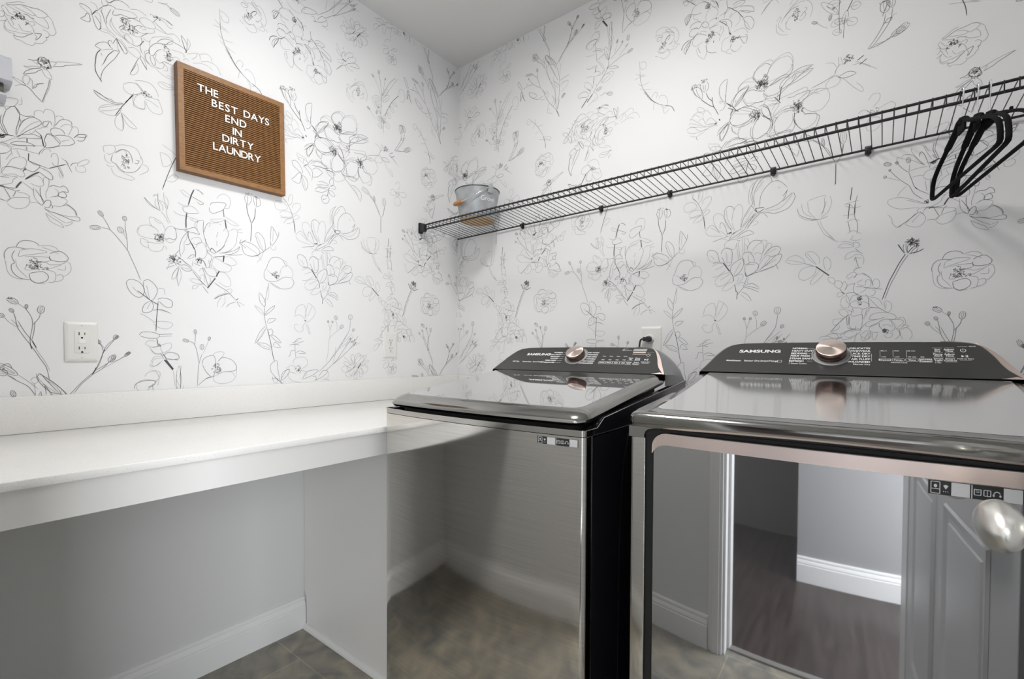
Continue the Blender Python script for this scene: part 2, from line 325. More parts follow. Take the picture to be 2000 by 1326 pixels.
(2,942,2209,13,-15,4,-13,-3,-23),(1,960,2207,8,-12,-2,-14,-9,-20),(1,960,2207,1,-23),(1,853,2115,-12,-11,-1,-18,9,-15,16,-5,21,4),(2,853,2107,-10,-10,2,-18,10,-8),
(2,862,2102,5,-10,2,-14,-4,-7,-8,11,-2,16),(1,886,2094,7,-7,-7,-17,-17,1),(1,888,2090,11,-5,3,-14,-12,-4),(1,871,2062,15,-9,13,-4,17,-2),(1,899,2057,17,-3,18,-15),
(1,893,2097,15,-1,17,3,11,19),(1,917,2123,11,6,9,-6,-3,-9,-17,-1),(1,946,2127,11,11,7,-7),(1,957,2153,18,12,19,7,5,-19),(1,994,2170,24,13,14,-6,3,-15),
(1,999,2147,24,12,24,-2,12,-16,3,-12),(1,975,2131,24,11,23,1,17,-8),(1,989,2172,-4,-16,-14,-14),(1,875,2021,11,7,21,0,15,-4,-8,-10,-18,-6,-15,3,-6,10),(1,882,2024,21,-6,19,6),
(3,922,2027,12,3),(2,919,1997,3,8,9,7),(1,785,1971,4,9,15,9,16,3,10,-8,6,-10),(1,785,1971,3,-13,14,-6,8,4),(3,789,1921,13,19,7,12),(2,809,1952,13,9,12,6),(9,842,1969,14,10,30),
(1,814,2000,20,8,20,1,15,-13,8,-22),(1,816,1997,8,-11,10,-13),(1,850,1965,14,-1,15,1),(1,810,1930,6,21,8,8),(2,713,1927,16,-6,14,-5,13,0,7,-5),(1,714,1924,13,-13,20,-3),
(1,811,1961,-2,-30,15,-13,16,4),(1,811,1932,1,-14,24,0,4,11,-1,19),(1,841,1949,8,-21,16,-11,21,8,-4,26,-8,17),(1,839,1953,18,-2,21,-11),(3,764,1870,17,35,12,20,16,30),
(2,785,1917,-23,-7,-18,4,-14,8,-16,6),(1,714,1924,12,-11,18,-6,22,-1,19,10),(1,725,1869,4,15,19,15,22,9,15,6),(1,727,1870,20,-4,23,9,11,26),(1,729,1880,18,12,31,17),
(1,727,1870,28,13,22,16),(1,777,1887,-13,-26,2,-23,16,-6,3,27,-6,27),(1,781,1886,15,-13,22,-21,-18,-2,-15,19,-6,17),(1,779,1886,4,-28,0,-24),
(1,737,1748,-2,18,11,8,15,3,2,-16,-13,-14,-8,2),(1,737,1743,3,-18,13,-5),(1,761,1777,23,11,27,1,12,-13,6,-23),(2,763,1756,13,14,16,3,11,-13,4,-23),
(2,757,1749,-4,-20,10,-6,20,-18,27,6,17,22),(1,765,1757,19,16,11,-16),(9,789,1736,10,22,36),(2,815,1749,8,2,-4,-11,-8,0),(1,827,1767,6,-17,-11,-23),
(1,831,1742,14,-3,0,-15,-23,-19),(1,753,1708,7,-19,23,-5,19,-1,8,9,-27,8),(1,742,1716,4,-5,15,2),(1,766,1724,6,-17,15,-5),(1,780,1757,4,-18,-8,-22),(3,884,1675,13,44,13,40,16,41),
(1,884,1824,22,-10,20,-14),(1,879,1797,4,-27,6,-18,21,17,-8,23,-23,5),(1,910,1759,7,22,9,14),(1,899,1715,16,19,15,-5,-16,-20,-17,0),(2,1062,2324,2,-39,14,-43,27,-47,33,-29,29,-17),
(3,1082,2238,30,-48,26,-24),(3,1167,2149,29,-13,13,-24),(1,1060,2364,2,-40),(1,1062,2356,15,1,13,-11,-3,-18,-17,0,-6,15),(1,1043,2318,21,-13,20,-4),(1,1037,2295,27,3,27,-3),
(1,1054,2273,17,-12,34,4),(1,1061,2251,17,-9,34,-11),(1,1112,2193,13,21,13,-7,-6,-20),(1,1145,2183,6,10,19,-6,10,-22,0,-18,-12,-9,-17,18),(1,1078,2230,21,-23),(1,1125,2173,-3,-27),
(1,1161,2146,7,-30,22,15),(2,497,2286,30,-28,28,-37,18,-31),(3,573,2190,11,-33,4,-30),(1,497,2286,-7,-21,-15,12,5,17,24,-3),(1,522,2286,5,-24,-18,-25),(1,536,2244,37,-3),
(1,550,2218,-23,-8),(1,573,2190,45,-20,-9,-9,-31,20),(1,546,2178,32,-8,40,-15),(1,1222,2377,5,-9),(1,1129,2442,2,16,11,6,18,0,18,-9,13,-15),
(1,1189,2447,8,3,11,-6,9,-15,6,-17,-1,-14,-6,-13,-9,4),(2,1169,2451,4,-8,14,-8,13,-7,5,-9),(1,1169,2451,9,-2,13,-9,13,-16),(1,1156,2435,4,7,14,-3,11,-9,2,-6),
(1,1129,2442,11,-2,15,-6,1,-10,-7,-6,-11,-2,-7,7),(2,1133,2424,4,6,10,0,7,-5),(3,1169,2406,4,9,7,6,8,2),(2,1178,2404,7,9,2,9),(9,1164,2399,8,11,28),
(1,1189,2423,11,-6,5,-12,-11,-13,-11,-4),(1,1204,2397,3,-12,-2,-12,-11,0),(1,1209,2384,9,-12,-7,-8,-12,-2,-14,3,-11,9),(1,1145,2394,-1,-15,4,-10,13,-6,11,5,7,2),
(1,1136,2380,7,-12,14,-7,13,4),(1,1152,2415,1,-11,8,-10),(1,1183,2385,9,3,6,4),(1,1148,2351,9,-11,15,-2,11,6,5,12,-14,13),(1,1127,2361,14,-9),(9,1156,2385,12,8,18),
(1,1126,2436,5,2),(2,1239,1039,2,5),(1,1239,1039,6,-17,9,-2,4,6,-2,10,-12,6),(2,1265,1034,10,-15,13,-13),(2,1258,1037,5,-8,23,-23),(1,1281,1018,4,7),(2,1271,2472,4,11,9,11,10,1),
(1,1294,1005,10,3,14,-4,12,-7,10,-10),(2,1310,1012,12,-8,16,-13),(9,1333,2473,10,11,44),(2,1271,2472,7,-8,12,-5,12,-1,8,1),(2,1270,2470,-11,1,-10,-8,-5,-13),
(3,1271,2469,-4,-12,-6,-12,-8,-12),(2,1249,2446,4,13,8,7,8,3),(3,1249,2446,3,-13),(2,1255,2439,2,14,10,14),(1,1278,2462,2,-13,6,-7,7,-1),(1,1293,2444,4,-12,8,-5),
(1,1327,2421,-1,15,5,15,9,10,6,1),(1,1348,2463,12,-7,8,-12,2,-10,-6,-14),(1,1345,2473,9,-12,12,-3,-2,13,-6,10,-12,8),(2,1342,2488,12,-7,6,-11),(3,1360,2482,8,-17,4,-16),
(1,1371,2457,-1,11,7,5,10,-1),(2,1402,2465,-1,-11,3,-17,-5,-12,-9,-6),(1,1374,2418,10,1,11,0),(2,1390,2417,11,5),(1,1372,2416,-1,-7),(3,1362,2419,4,-9),
(3,1404,2436,12,-7,11,-12,12,-10),(3,1439,2407,9,-15,11,-16),(2,1418,2427,13,-3,15,0,11,3,7,7,-11,8,-19,1,-13,-6),(1,1422,2427,16,7,15,1),(2,-24,2419,11,0,20,-8,14,-10,4,-18),
(2,1442,2406,19,-4,18,-11,16,-8),(2,1450,2404,18,-12,15,-8),(1,1413,2393,7,9,11,5,4,1),(1,1446,2389,2,-13,-7,-12,-11,-8),(1,1392,2402,3,13,10,10,7,2),(1,1420,2412,-7,-11,-6,-7),
(2,-9,2375,11,0,11,-5,9,-14,3,-13,-4,-14,-8,-6),(2,1460,2372,3,-12,4,-21,15,-16),(2,1456,2369,5,4),(1,-9,2365,11,-14,10,-24),(3,1309,2412,8,5,4,3),
(2,1266,2416,4,9,12,5,15,-1,14,-9),(1,1266,2413,12,-4,17,-4),(2,1263,2390,3,11,10,8,15,-1,10,-9),(2,1263,2390,10,-10,14,0,12,10),(2,1301,2401,8,9),(2,1321,2418,8,-3,6,-9,4,-20),
(2,1309,2410,10,-12,12,-6,-2,10),(1,1337,2411,10,4,10,1,8,-8),(1,1339,2386,12,3,10,4,13,5),(2,1374,2399,16,0,15,-6,12,-13,3,-11,-4,-12),(3,1374,2399,16,-14,15,-17),
(2,1384,2395,14,-7,4,-14),(2,1405,2368,4,-11,6,-16),(4,1411,2342,6,-10),(2,1341,2379,2,7,14,2,14,-1),(1,1343,2374,12,-1),(1,1379,2380,3,-12,-7,-9),(1,1361,2362,6,-2,10,-16,-2,13),
(1,1407,2354,4,-16,1,-12),(1,1388,2378,1,-23,-10,-16,-4,-15),(9,1348,2358,12,13,50),(9,1332,2342,10,10,28),(3,1356,2334,-1,-8),(2,1277,2365,10,13,12,4,17,-9,14,-10),
(1,1303,2386,12,-1,15,-8),(1,1277,2365,0,-16,11,-11,12,2,16,6),(3,1285,2377,-10,-7,-6,1),(3,1235,2342,2,12,11,12,18,6),(3,1248,2321,8,15,9,15,6,19),(2,1247,2325,-3,13,8,16,17,15),
(2,1252,2331,4,19,11,15),(1,1304,2334,-8,-5,-3,-11,5,-17,11,-14,12,-9,8,16,1,20),(2,1299,2326,7,-20),(2,1328,2329,1,-15,5,-14,16,-10,18,-4),(1,1385,2300,2,16,9,8,14,1),
(1,1385,2300,0,-14,14,-12,8,-8,15,-7),(1,1416,2295,-2,-14,-15,-4),(2,1418,2278,8,-11,11,-4),(1,1437,2263,9,6,9,10),(9,1423,2312,8,12,34),(9,1440,2311,10,5,18),
(2,1417,2326,19,-12,19,-6,16,-6),(1,1425,2337,14,4,19,-2,13,-13,4,-14),(2,1465,2312,7,-4,-1,-21,-9,-5,-7,13,-6,12),(1,1418,2300,0,-12),(1,147,1089,-12,14,4,19,12,12,14,-1,-2,-22),
(1,112,1121,11,-17,12,-11),(1,147,1089,-20,0,-23,-9,-6,-13,13,-7,28,15),(1,151,1093,24,25,24,9,-12,-20,-28,-22),(4,153,1068,16,21),(1,108,1048,11,13,28,16),
(1,108,1045,11,-11,12,4,16,24),(2,137,1035,10,20,11,16),(1,135,1035,8,21,15,22),(1,171,1088,24,16,16,-2,-4,-5,-24,-10),(1,168,1080,23,5,16,-13,-4,-17,-16,-11,-13,12,-8,16),
(1,170,1078,25,-2,10,-12),(1,160,1066,2,-37,8,-1,6,8,-2,23),(4,77,2422,19,-3),(2,77,2422,-2,20,10,15,7,-3,-4,-15),(1,47,2480,8,-15,14,-22,6,-14),(1,47,2455,11,-18,15,-6),
(1,81,2465,4,12),(1,92,2437,8,21,19,11,12,1,-4,-16,-24,-15),(1,98,2423,5,13,28,20,15,-3,-8,-17,-35,-22),(2,77,2397,11,2,15,14),(1,51,2407,18,9,15,-9,-18,-7,-15,1),
(2,47,2361,19,24,15,13),(1,54,2369,23,24),(2,103,2413,31,18,20,-1,8,-10,-20,-6,-27,-3),(1,96,2406,15,-10,19,-5),(1,92,2400,11,-21),(1,96,2315,11,13,4,-7,-8,-16,4,-16,15,-20),
(1,97,2309,2,-30,16,-17,19,-4),(1,111,2304,15,24,24,21,24,4,8,-5),(2,119,2318,23,21,24,3),(9,158,2315,10,21,34),(1,126,2291,8,20,20,12),(1,126,2304,2,-23,14,-11),
(1,182,2356,17,-17,6,-25,-7,-27),(1,170,2302,12,13,4,-13,-12,-12,-8,4),(1,182,2328,8,-6,-16,-11),(1,138,2357,8,12),(1,134,2342,40,25,20,-19),
(2,-6,1060,28,24,26,23,22,31,23,29,38,48),(2,29,1089,15,10,33,27,39,34,19,28,20,27),(1,29,1096,10,34,3,35),(1,112,1156,23,15,32,16),(1,89,1164,15,30,8,11),(8,112,1195,4,11,2),
(8,135,1192,2,8,2),(8,129,1170,16,17,2),(2,262,1168,22,22,24,12),(1,237,1158,8,15,21,10,-4,-17,-17,-18,-8,6),(1,249,1193,26,3,26,4),(1,254,1202,25,11,27,-4),
(1,310,1205,5,13,27,11,13,-11,-27,-18,-16,2),(1,288,1185,4,-19,9,-10,9,34),(1,342,1203,-5,-24,-2,-34),(1,355,1207,14,13,12,-7,-5,-17,-16,-9,-5,16),(1,364,1193,10,22),
(1,301,1113,5,17,17,13,14,-4),(1,288,1099,26,6,14,-7),(1,292,1076,9,12,22,7,0,-18,-22,-14,-9,10),(2,337,1095,18,20),(1,355,1115,16,4,-2,-12,-23,-8),(2,314,1066,14,24),
(1,328,1076,-5,-24,18,-17,23,7,7,22,-11,20,-23,0),(1,337,1073,4,-27),(1,351,1080,4,-35),(1,314,1062,0,-22,18,-10),(9,346,1059,23,18,18),(2,293,2181,2,59),
(2,283,2199,-3,71,3,59,6,38),(1,283,2336,-16,44,-25,38),(2,285,2344,-5,48,-8,40,-5,16),(1,293,2369,9,62),(2,289,2353,22,46,27,41,28,31),(1,293,2340,45,71,18,30,24,32),
(8,242,2418,-13,8,4),(8,267,2444,3,19,5),(8,304,2432,1,9,3),(7,285,2330,-44,3,10),(7,285,2301,-39,5,12),(7,289,2353,31,42,10),(7,289,2324,40,46,10),(7,280,2263,-51,61,10),
(3,302,2264,18,40),(3,322,2308,21,38),(3,347,2352,37,41),(1,384,2397,5,28,24,3,9,-34,-14,-24,-19,3),(7,343,2346,32,-9,9),(7,329,2319,27,-19,10),(7,311,2275,27,-4,12),
(7,302,2235,27,-19,13),(7,302,2235,-35,8,10),(7,293,2225,9,43,8),(1,250,2230,-17,14,-13,16),(8,220,2260,-16,8,4),(8,254,2253,4,19,4),(8,267,2286,-4,6,3),(7,289,2245,-31,-12,12),
(7,289,2201,-26,12,10),(2,664,2255,-13,32,-25,28,-24,31,-22,36,-3,17,-20,23),(3,664,2255,-16,33),(2,650,2288,10,44,4,54,1,35,-6,38,-10,31),
(2,650,2292,-9,54,-3,37,-22,47,-20,51,-5,38),(2,655,2290,9,44),(1,646,2297,-3,84,-10,43,-3,29),(1,631,2309,5,23,-10,35),(2,557,2422,-10,28,-8,27,0,28),
(2,557,2422,-30,22,-21,19,-20,24),(2,539,986,-13,12,-20,18),(1,586,1034,-20,23,-20,20),(1,591,2519,-5,-18,10,-32,15,-29,24,-29,24,-20),(8,546,1075,-38,31,8),
(2,516,1101,12,7,8,-15),(8,539,1015,-5,18,5),(8,506,1016,-39,7,5),(2,506,1022,0,-8),(8,486,2487,-3,7,3),(1,470,2472,8,-1,0,-6,-8,3),(2,449,2452,21,5,16,3,25,-6),
(2,441,2448,-18,27,-6,19,8,2,14,-26,5,-19),(3,441,2446,-5,-22,0,-29),(3,444,2447,5,-31,16,-28),(2,436,2395,8,27,11,1,-3,-21),(2,486,2425,31,-14,20,-21,-30,1,-16,20,-5,14),
(2,486,2425,10,-24,31,-23,20,-4,25,8),(1,553,2370,14,-7,15,-2),(2,565,2403,15,-9,7,-15),(1,587,2379,5,15,10,-7,-5,-23,-5,-10),(1,649,1011,-15,21,-19,23,-29,25),
(2,583,1079,3,-21,24,-33,25,-9,9,-23),(2,649,1003,-15,29,-43,45),(1,600,1061,25,-25,14,-37),(1,596,1047,14,-22,15,-29,19,-31),(2,610,2512,25,-49,24,-40),(1,626,2435,28,-22,10,-19),
(1,635,2427,24,-24),(2,665,2421,27,7,27,4),(1,666,2452,2,23,4,26),(1,678,2401,9,9,25,-5,-6,-17,-19,-14,-14,-7),(1,669,2396,13,11,14,-3),(1,676,2339,7,9,9,1),(8,676,2337,17,16,5),
(3,688,2356,9,-7),(1,621,2368,24,-31,15,11),(1,622,2320,2,11,14,8,3,-13,-15,-15),(1,598,2287,2,40,12,8),(1,598,2291,29,-10),(1,607,2297,0,16),(1,610,1085,-10,28,-15,30,-10,28),
(3,575,1171,8,-19),(2,575,1171,-15,26,-13,30),(2,574,1171,5,27,2,27),(1,550,1209,-15,19),(2,649,1011,23,31,23,26,16,16),(2,711,1084,11,28,9,35,11,19,16,16),
(2,711,1084,25,19,15,13),(1,745,1107,22,10,20,15),(1,731,1151,-5,10,-9,7),(8,717,1166,-9,20,5),(8,758,1182,8,8,3),(8,751,1114,5,17,5),(8,784,1133,11,5,3),(4,784,2258,30,32),
(4,812,2274,27,27),(2,839,2301,25,33,21,22,28,35,6,34,6,35,4,35,3,46,-2,26),(1,926,1045,6,38,0,11),(1,921,1000,-3,41,2,25),(1,940,2519,-7,-33,-8,-30),(7,919,2422,-19,66,10),
(7,925,2460,-5,53,6),(7,917,2426,-12,27,6),(2,913,2391,21,11,24,9,31,10,15,-1),(2,925,2423,16,12,24,20,16,16),(1,965,2423,24,19,15,12),(1,945,2445,12,31),(3,996,2450,12,10),
(8,1006,2472,3,23,6),(8,979,2472,3,9,3),(8,955,2481,4,15,3),(8,1004,2422,25,7,5),(4,909,2388,6,6),(2,916,2386,22,-8,28,-3,-20,13,-24,3),(1,889,2396,-13,23,-17,21),
(2,859,2440,-2,23,-2,24,-3,38),(2,861,2443,23,10,17,5),(1,868,2437,21,-26,8,-22,-4,-13),(3,857,2422,-6,-28),(3,847,2373,-4,-25),(2,843,2348,-4,-21),
(1,852,1032,10,9,-8,7,-30,1,-15,-13,3,-16,13,-9,17,8,12,18),(1,845,1082,26,-7,0,-19,-11,-14),(2,838,2489,21,-2,29,-15),(1,854,2498,30,-15,16,-10),(1,805,2481,24,-7,21,1),
(2,806,2426,19,-9,26,4),(1,804,2385,17,-1,26,-7,34,-4),(1,843,2394,21,0,17,-14,-17,-5),(1,796,2365,17,-4,17,-12,5,-24,-26,11,-9,12,0,11),(3,811,2331,17,-11,-4,-12),
(2,770,2303,13,1,35,-7,-5,20,-21,9,-22,-6,-5,-14),(1,843,2311,18,-17,0,-23,-21,-4),(1,818,2257,26,16,12,11),(8,856,2310,29,7,6),(2,877,2281,17,4,10,6),(2,902,2286,13,-6),
(8,910,2281,27,-10,7),(7,881,2339,61,27,16),(1,893,2365,25,2,8,-10),(2,893,2391,-8,-20),(1,856,2344,4,-13),(1,874,1155,8,-22),(3,872,1167,3,-9),(3,882,1133,9,-15),
(4,889,1115,21,-32),(1,845,1155,21,4,8,0),(1,845,1155,12,-19,17,-5,8,0),(1,887,1131,12,10,24,-11,5,-13,-21,-2),(2,891,1118,20,-3,15,-2),(1,883,1120,-25,-3,-7,-19,9,-4,14,13),
(2,1385,1914,16,21,8,6),(3,1369,1902,18,13),(2,1320,1909,14,6,15,-8,16,-25,-2,-12),(2,1320,1909,6,-17,15,-10,20,-13),(1,1340,1949,17,-6,20,-5,10,-19),
(1,1340,1945,9,-19,20,-13,16,1),(2,1385,1912,16,-12,8,-16,-5,-32),(2,1373,1903,15,-14,12,-19),(2,1318,1835,15,15,16,20,10,-3,-4,-33,-14,-8,-23,7),
(2,1361,1866,19,-10,8,-24,-10,-26,-10,13,-6,25,-1,22),(1,1363,1862,9,-27,6,-25),(1,1409,1935,24,12,30,-12,13,-8),(1,1405,1921,8,14,29,5,25,-16),(2,1405,1917,28,3,34,2),
(3,1454,1920,22,5),(2,1407,1898,18,15,25,-9,0,-8,-21,-20,-20,-6),(2,-3,1920,22,11,13,-16,2,-27),(2,-3,1920,13,-19,22,-10),(1,1,1922,26,-20),(3,16,1847,-6,-9,-3,-21,-6,-13),
(2,18,1860,-4,14,13,16,7,-10,-2,-17,-14,-9),(2,1433,1858,25,5,26,-6),(2,1425,1842,29,8,30,3),(2,1429,1839,29,1,22,6),(2,18,1852,18,9,9,-12,-22,-4),
(2,1419,1821,14,12,42,3,-21,-17,-29,-4,-6,4),(2,10,1836,17,-2,13,-12,-6,-10,-16,8,-8,14),(2,1473,1810,-19,-3,-6,-17,8,-15,17,2,11,18,-9,16),(2,1454,1788,17,8),
(1,72,1935,18,22,14,20),(2,1417,2036,9,18,4,9),(3,1403,2084,19,-16,18,-24),(2,1424,2061,6,25,17,26,34,11,-18,-28,-29,-34),(2,1430,2059,16,22,22,27),
(1,-27,2114,8,19,21,14,22,-1,13,-15),(1,28,2139,0,16,9,19,18,13,17,4,14,-5,0,-8),(2,28,2139,9,-12,13,-7),(1,72,2144,5,18,14,18,23,13,23,1,12,-21,0,-24,-12,-21,-28,-10,-32,-4),
(9,59,2121,19,22,50),(9,41,2123,12,9,14),(1,-7,2087,13,19,22,6,17,-18,18,-9),(1,-7,2087,9,-24,17,-6,35,-5,18,12,-9,13),(2,63,2089,27,18,28,14,24,-4),(2,59,2079,13,-15,27,-1,14,7),
(2,111,2073,2,22,24,18,38,16,35,-3),(2,111,2071,35,15,39,26,25,14),(1,146,2094,10,24,19,-1,30,7),(1,63,2057,27,-15,19,2),(1,104,2067,0,-20,-18,-7),
(2,1417,2013,6,17,15,13,34,8,21,-8,22,-16),(2,1417,2013,8,-17,21,-8,26,4,25,13),(1,1430,2036,33,-11,26,-7),(1,1423,1992,2,-19,17,-8),(9,30,2014,18,16,44),(2,1373,1979,12,17,30,16),
(2,1371,1970,18,14,26,26),(2,1415,2008,-10,-34,-18,-25,-6,17,12,23,22,21),(1,1446,1965,9,18,34,15),(1,1446,1965,4,-26,30,-3),(1,23,1980,18,21,13,13),
(2,21,1971,-2,-32,17,-15,27,4,18,22,2,25,-16,19,-13,16),(1,50,2028,0,-20,17,-14,14,4,-9,26,-13,11),(2,45,2035,18,2,13,-16,7,-30,5,-11),(2,72,1935,4,-15,23,1,47,-1),
(1,81,1922,9,8,9,-3),(2,99,1921,33,5,16,-3,-7,-6),(1,34,1916,33,18,14,-12,9,-14,-18,-17,-27,-10,-11,15),(2,88,1907,25,-21),(2,113,1886,28,-25,26,-35),
(2,113,1886,28,0,29,-22,2,-20,-5,-18),(1,132,1879,23,-27),(1,86,2008,23,32,37,9,39,8,10,-7,-10,-18,-20,-12),(1,86,2004,2,-20,30,22,23,6),(1,90,1969,9,19,28,13,24,-1),
(1,90,1969,0,-24,18,-19,24,2,19,23,0,29),(9,160,2003,19,17,44),(1,151,1967,9,-26,20,-24,19,2,20,14,3,26,-23,15,-19,19),(1,180,2031,30,9,35,-6,13,-21,-3,-23,-20,-23,-26,1),
(1,185,1965,29,-4),(2,205,2047,40,12,26,10),(1,215,2029,30,3),(9,309,2106,17,15,34),(1,255,2059,21,7,11,-18,-11,-15,-26,-1,-2,16,10,10),(2,271,2069,5,19,11,12),
(1,276,2092,-10,18,-21,6),(1,281,2098,0,26),(1,292,2102,-5,20),(2,281,2059,27,9,21,-13,-27,-5,-21,7),(1,273,2065,24,-18,21,-29,28,-29,0,15,-17,22),(1,324,2095,27,-18,34,-30),
(1,319,2084,21,-2,28,-22),(3,332,2095,16,10),(2,362,2119,11,8),(2,373,2127,23,32,17,29,6,38),(8,418,2226,-5,32,9),(1,413,2192,9,10,8,1),(2,373,2127,29,2,26,11),
(8,428,2140,29,22,10),(8,214,1872,-37,19,10),(2,212,1871,22,-15,11,-19,15,-27,13,-21),(8,245,1841,-5,29,4),(8,298,1835,0,39,9),(2,298,1835,-4,-41),
(1,362,1955,11,17,17,-2,0,-20,-17,-18),(1,335,1921,16,9,17,-13),(1,362,1906,17,-4,11,21,-11,6),(9,373,1920,17,11,12),(1,390,1923,29,12,12,-16,-18,-13,-28,2),
(1,357,1882,11,17,22,-4,6,-21,-17,-17,-17,4,-5,17),(1,335,1917,2,-17,25,6),(2,1315,2125,-9,9,-15,15,-10,18,-5,18),(2,1315,2125,2,18,-8,24,-13,12),(2,1294,2144,-10,22,-1,10),
(2,1309,2133,-12,23,-4,17),(9,1290,2183,19,7,22),(9,1276,2177,4,6,8),(9,1322,2194,13,7,22),(2,1327,2149,-9,6,-9,16,-2,16),(2,1329,2150,8,8,2,15,-6,14),(2,1322,2160,-4,20),
(2,1327,2155,0,22),(3,1312,2126,16,-17,18,-17,15,-11),(3,1330,2146,9,-23,14,-16,5,-20,9,-18,10,-22),(3,1353,2104,0,17),(4,1379,2032,3,-7),(2,1398,2079,3,25,2,29,4,39),
(2,1407,2172,-15,-5,-12,-14,-2,-21,6,-23,11,-19),(1,1403,2082,-4,34),(1,1378,2099,9,-5,8,-4),(1,1378,2093,9,-5),(2,1380,2062,13,2,11,17),(3,1406,2082,15,-18),
(2,1421,2061,0,18,8,12,11,15,17,9,22,2,4,-2),(2,1433,2058,16,12,11,14,11,18,10,12),(2,1435,2075,3,8),(3,1410,2063,37,-23),(3,1419,2032,8,18),
(2,1419,2029,5,13,17,4,20,3,13,-4,14,-9,32,-22),(2,1419,2029,-1,-21,10,-15,17,-11,19,-2,16,4,17,7),(1,-26,2048,28,-14,27,-14),(2,4,2051,11,-4,13,5,16,0,16,-2),
(1,1443,2114,5,16,17,9,19,-4,24,-9),(1,1443,2111,14,4),(2,27,2134,-3,15,6,16,13,10,10,4,13,4,18,-15),(1,27,2142,6,-13),(1,69,2133,5,19,10,16,21,15,29,0,13,-18,3,-18),
(2,142,2148,8,-2,-2,-18,-10,-13,-7,-2),(1,128,2113,-22,-4,-28,-10),(2,76,2098,20,4,27,11,20,-7),(9,54,2110,21,17,66),(9,67,2129,7,9,14),(2,4,2101,10,3,14,-3,21,-12,13,0),
(2,1473,2101,-10,-9,-2,-14,8,-17,11,-14),(1,62,2087,-2,-14,8,-14,26,-7,17,5,5,21),(1,70,2093,-8,-4,3,-6),(1,68,2059,-5,-15,-5,-10),(2,116,2078,15,20,12,7),
(2,103,2054,13,7,22,18,22,6,29,12,22,16),(3,116,2083,-6,-43),(3,95,2053,19,-26),(3,111,2057,-1,-20),(2,143,2105,17,8,19,-1,14,3,18,-1),(2,147,2087,6,9,7,16),
(1,158,2103,9,-1,7,4,29,5),(1,71,2027,15,6,23,-7),(1,79,2027,28,1),(1,90,1981,4,19,13,18,3,14),(2,55,2032,16,-8,11,-21,2,-18,8,-16),(2,53,2030,3,-19,10,-20,16,-8),
(2,92,1969,-10,12,-10,5),(9,35,2003,16,16,44),(2,49,2013,-9,0,-14,-1),(2,1425,1991,3,-19,12,-13,8,-1),(1,1448,1958,5,16,19,15,22,3),(1,1448,1952,3,-10,17,-10,13,-4),
(2,28,1926,-3,25,5,22,10,17,10,11),(2,53,2001,19,-15,15,-16,3,-15,-12,-28),(1,28,1926,2,-12),(2,78,1924,10,-14,8,9,5,2),(2,92,1969,-5,-13),(1,1417,2004,-12,-6,-17,-5,-7,-9),
(1,1417,2003,-20,-10,-15,-17,3,-7),(2,1383,1973,6,-28,11,17,11,21,6,20),(2,1393,1973,9,22,13,8),(1,1412,1923,11,15,22,4,20,-10,14,-15,-11,0),(1,1415,1919,31,4,33,-8),
(3,3,1917,8,2,19,-2),(2,25,1921,16,-10,-5,-7),(1,1398,1917,8,16,9,4),(1,1348,1921,3,11,17,0,21,-10,3,-12),(1,1369,1916,-1,15),(1,96,1959,4,16,17,15,15,4,20,-4),(2,97,1982,10,-5),
(2,96,1956,2,-26,10,-17,21,-5,17,6,12,19,2,24),(3,159,1941,-3,18,1,10,0,12),(9,168,1991,15,17,60),(2,134,2038,20,-2,7,4,19,2,19,1,3,-5,-7,-14,-14,-9,-3,-11),
(1,120,1998,17,3,17,-4),(1,127,1990,18,3),(1,181,2009,9,11,23,9,16,-8),(2,181,1982,7,-14,22,-6,20,-13,-3,-19,-7,-17,-14,1),(1,160,1944,10,-17,15,-15),(2,160,1946,7,-13),
(1,204,2029,24,11),(2,1332,2022,21,-1,17,-7),(1,1258,2020,6,8,19,1,12,-7),(1,1260,2016,14,-10,22,-4,27,3,36,7,17,-4),(1,1271,1996,22,-8,12,3,24,9),(2,1297,1987,-1,-6,6,-9),
(1,1267,2039,3,6,19,-7,25,-13,18,-7),(1,1269,2036,14,-10,12,-1),(1,1292,2020,6,4,25,-7,36,-4),(1,1292,2020,19,-15,30,1),(1,1270,2058,6,4,22,-19,19,-15),
(1,1273,2053,9,20,19,7,18,-9),(1,1284,2066,4,8,22,-16),(1,1297,2099,16,-4,12,-13,-6,-5,-18,6,-5,14),(1,1319,2059,6,16,12,0,15,-23),(1,1319,2059,7,-24,6,-11),
(1,1330,2028,10,15,12,0,15,-17,6,-11),(1,1304,2041,6,11,12,-4),(9,1367,2020,6,6,14),(7,1333,1623,-5,49,1),(1,1335,1613,7,12,15,10,15,-11,15,-23),(1,1335,1611,11,-14,26,-6,27,-3),
(1,1353,1627,19,-14,19,-15),(1,1363,1651,2,18,15,7,19,-14,12,-35,20,-25),(1,1363,1651,9,-24,15,-22),(2,1388,1616,0,18,7,5,12,-20,8,-31),(1,1389,1609,14,-13,12,-12),
(2,1403,1655,0,26,12,14,16,-4,8,-13),(2,1403,1655,12,-27,16,-26),(1,1411,1683,0,-19,8,-28,16,-30),(1,1429,1638,6,39,16,20,12,-10,4,-22,-4,-27,-4,-31),(1,1431,1631,8,-28),
(2,-9,1607,6,28,13,29,16,18,13,-24),(2,-7,1607,29,32,19,16),(1,-3,1616,33,48),(1,5,1648,17,26),(9,1429,1594,15,5,22),(2,1419,1566,11,21,21,13,12,4),(2,1422,1570,29,16,24,16),
(2,1359,1570,28,7,32,8),(1,1399,1576,20,-8),(2,-23,1571,16,16,25,8,16,-13,-29,-6,-24,-6),(1,9,1605,26,22,14,-9,-19,-9),(1,1405,1543,2,17,15,8,20,2,6,-3),
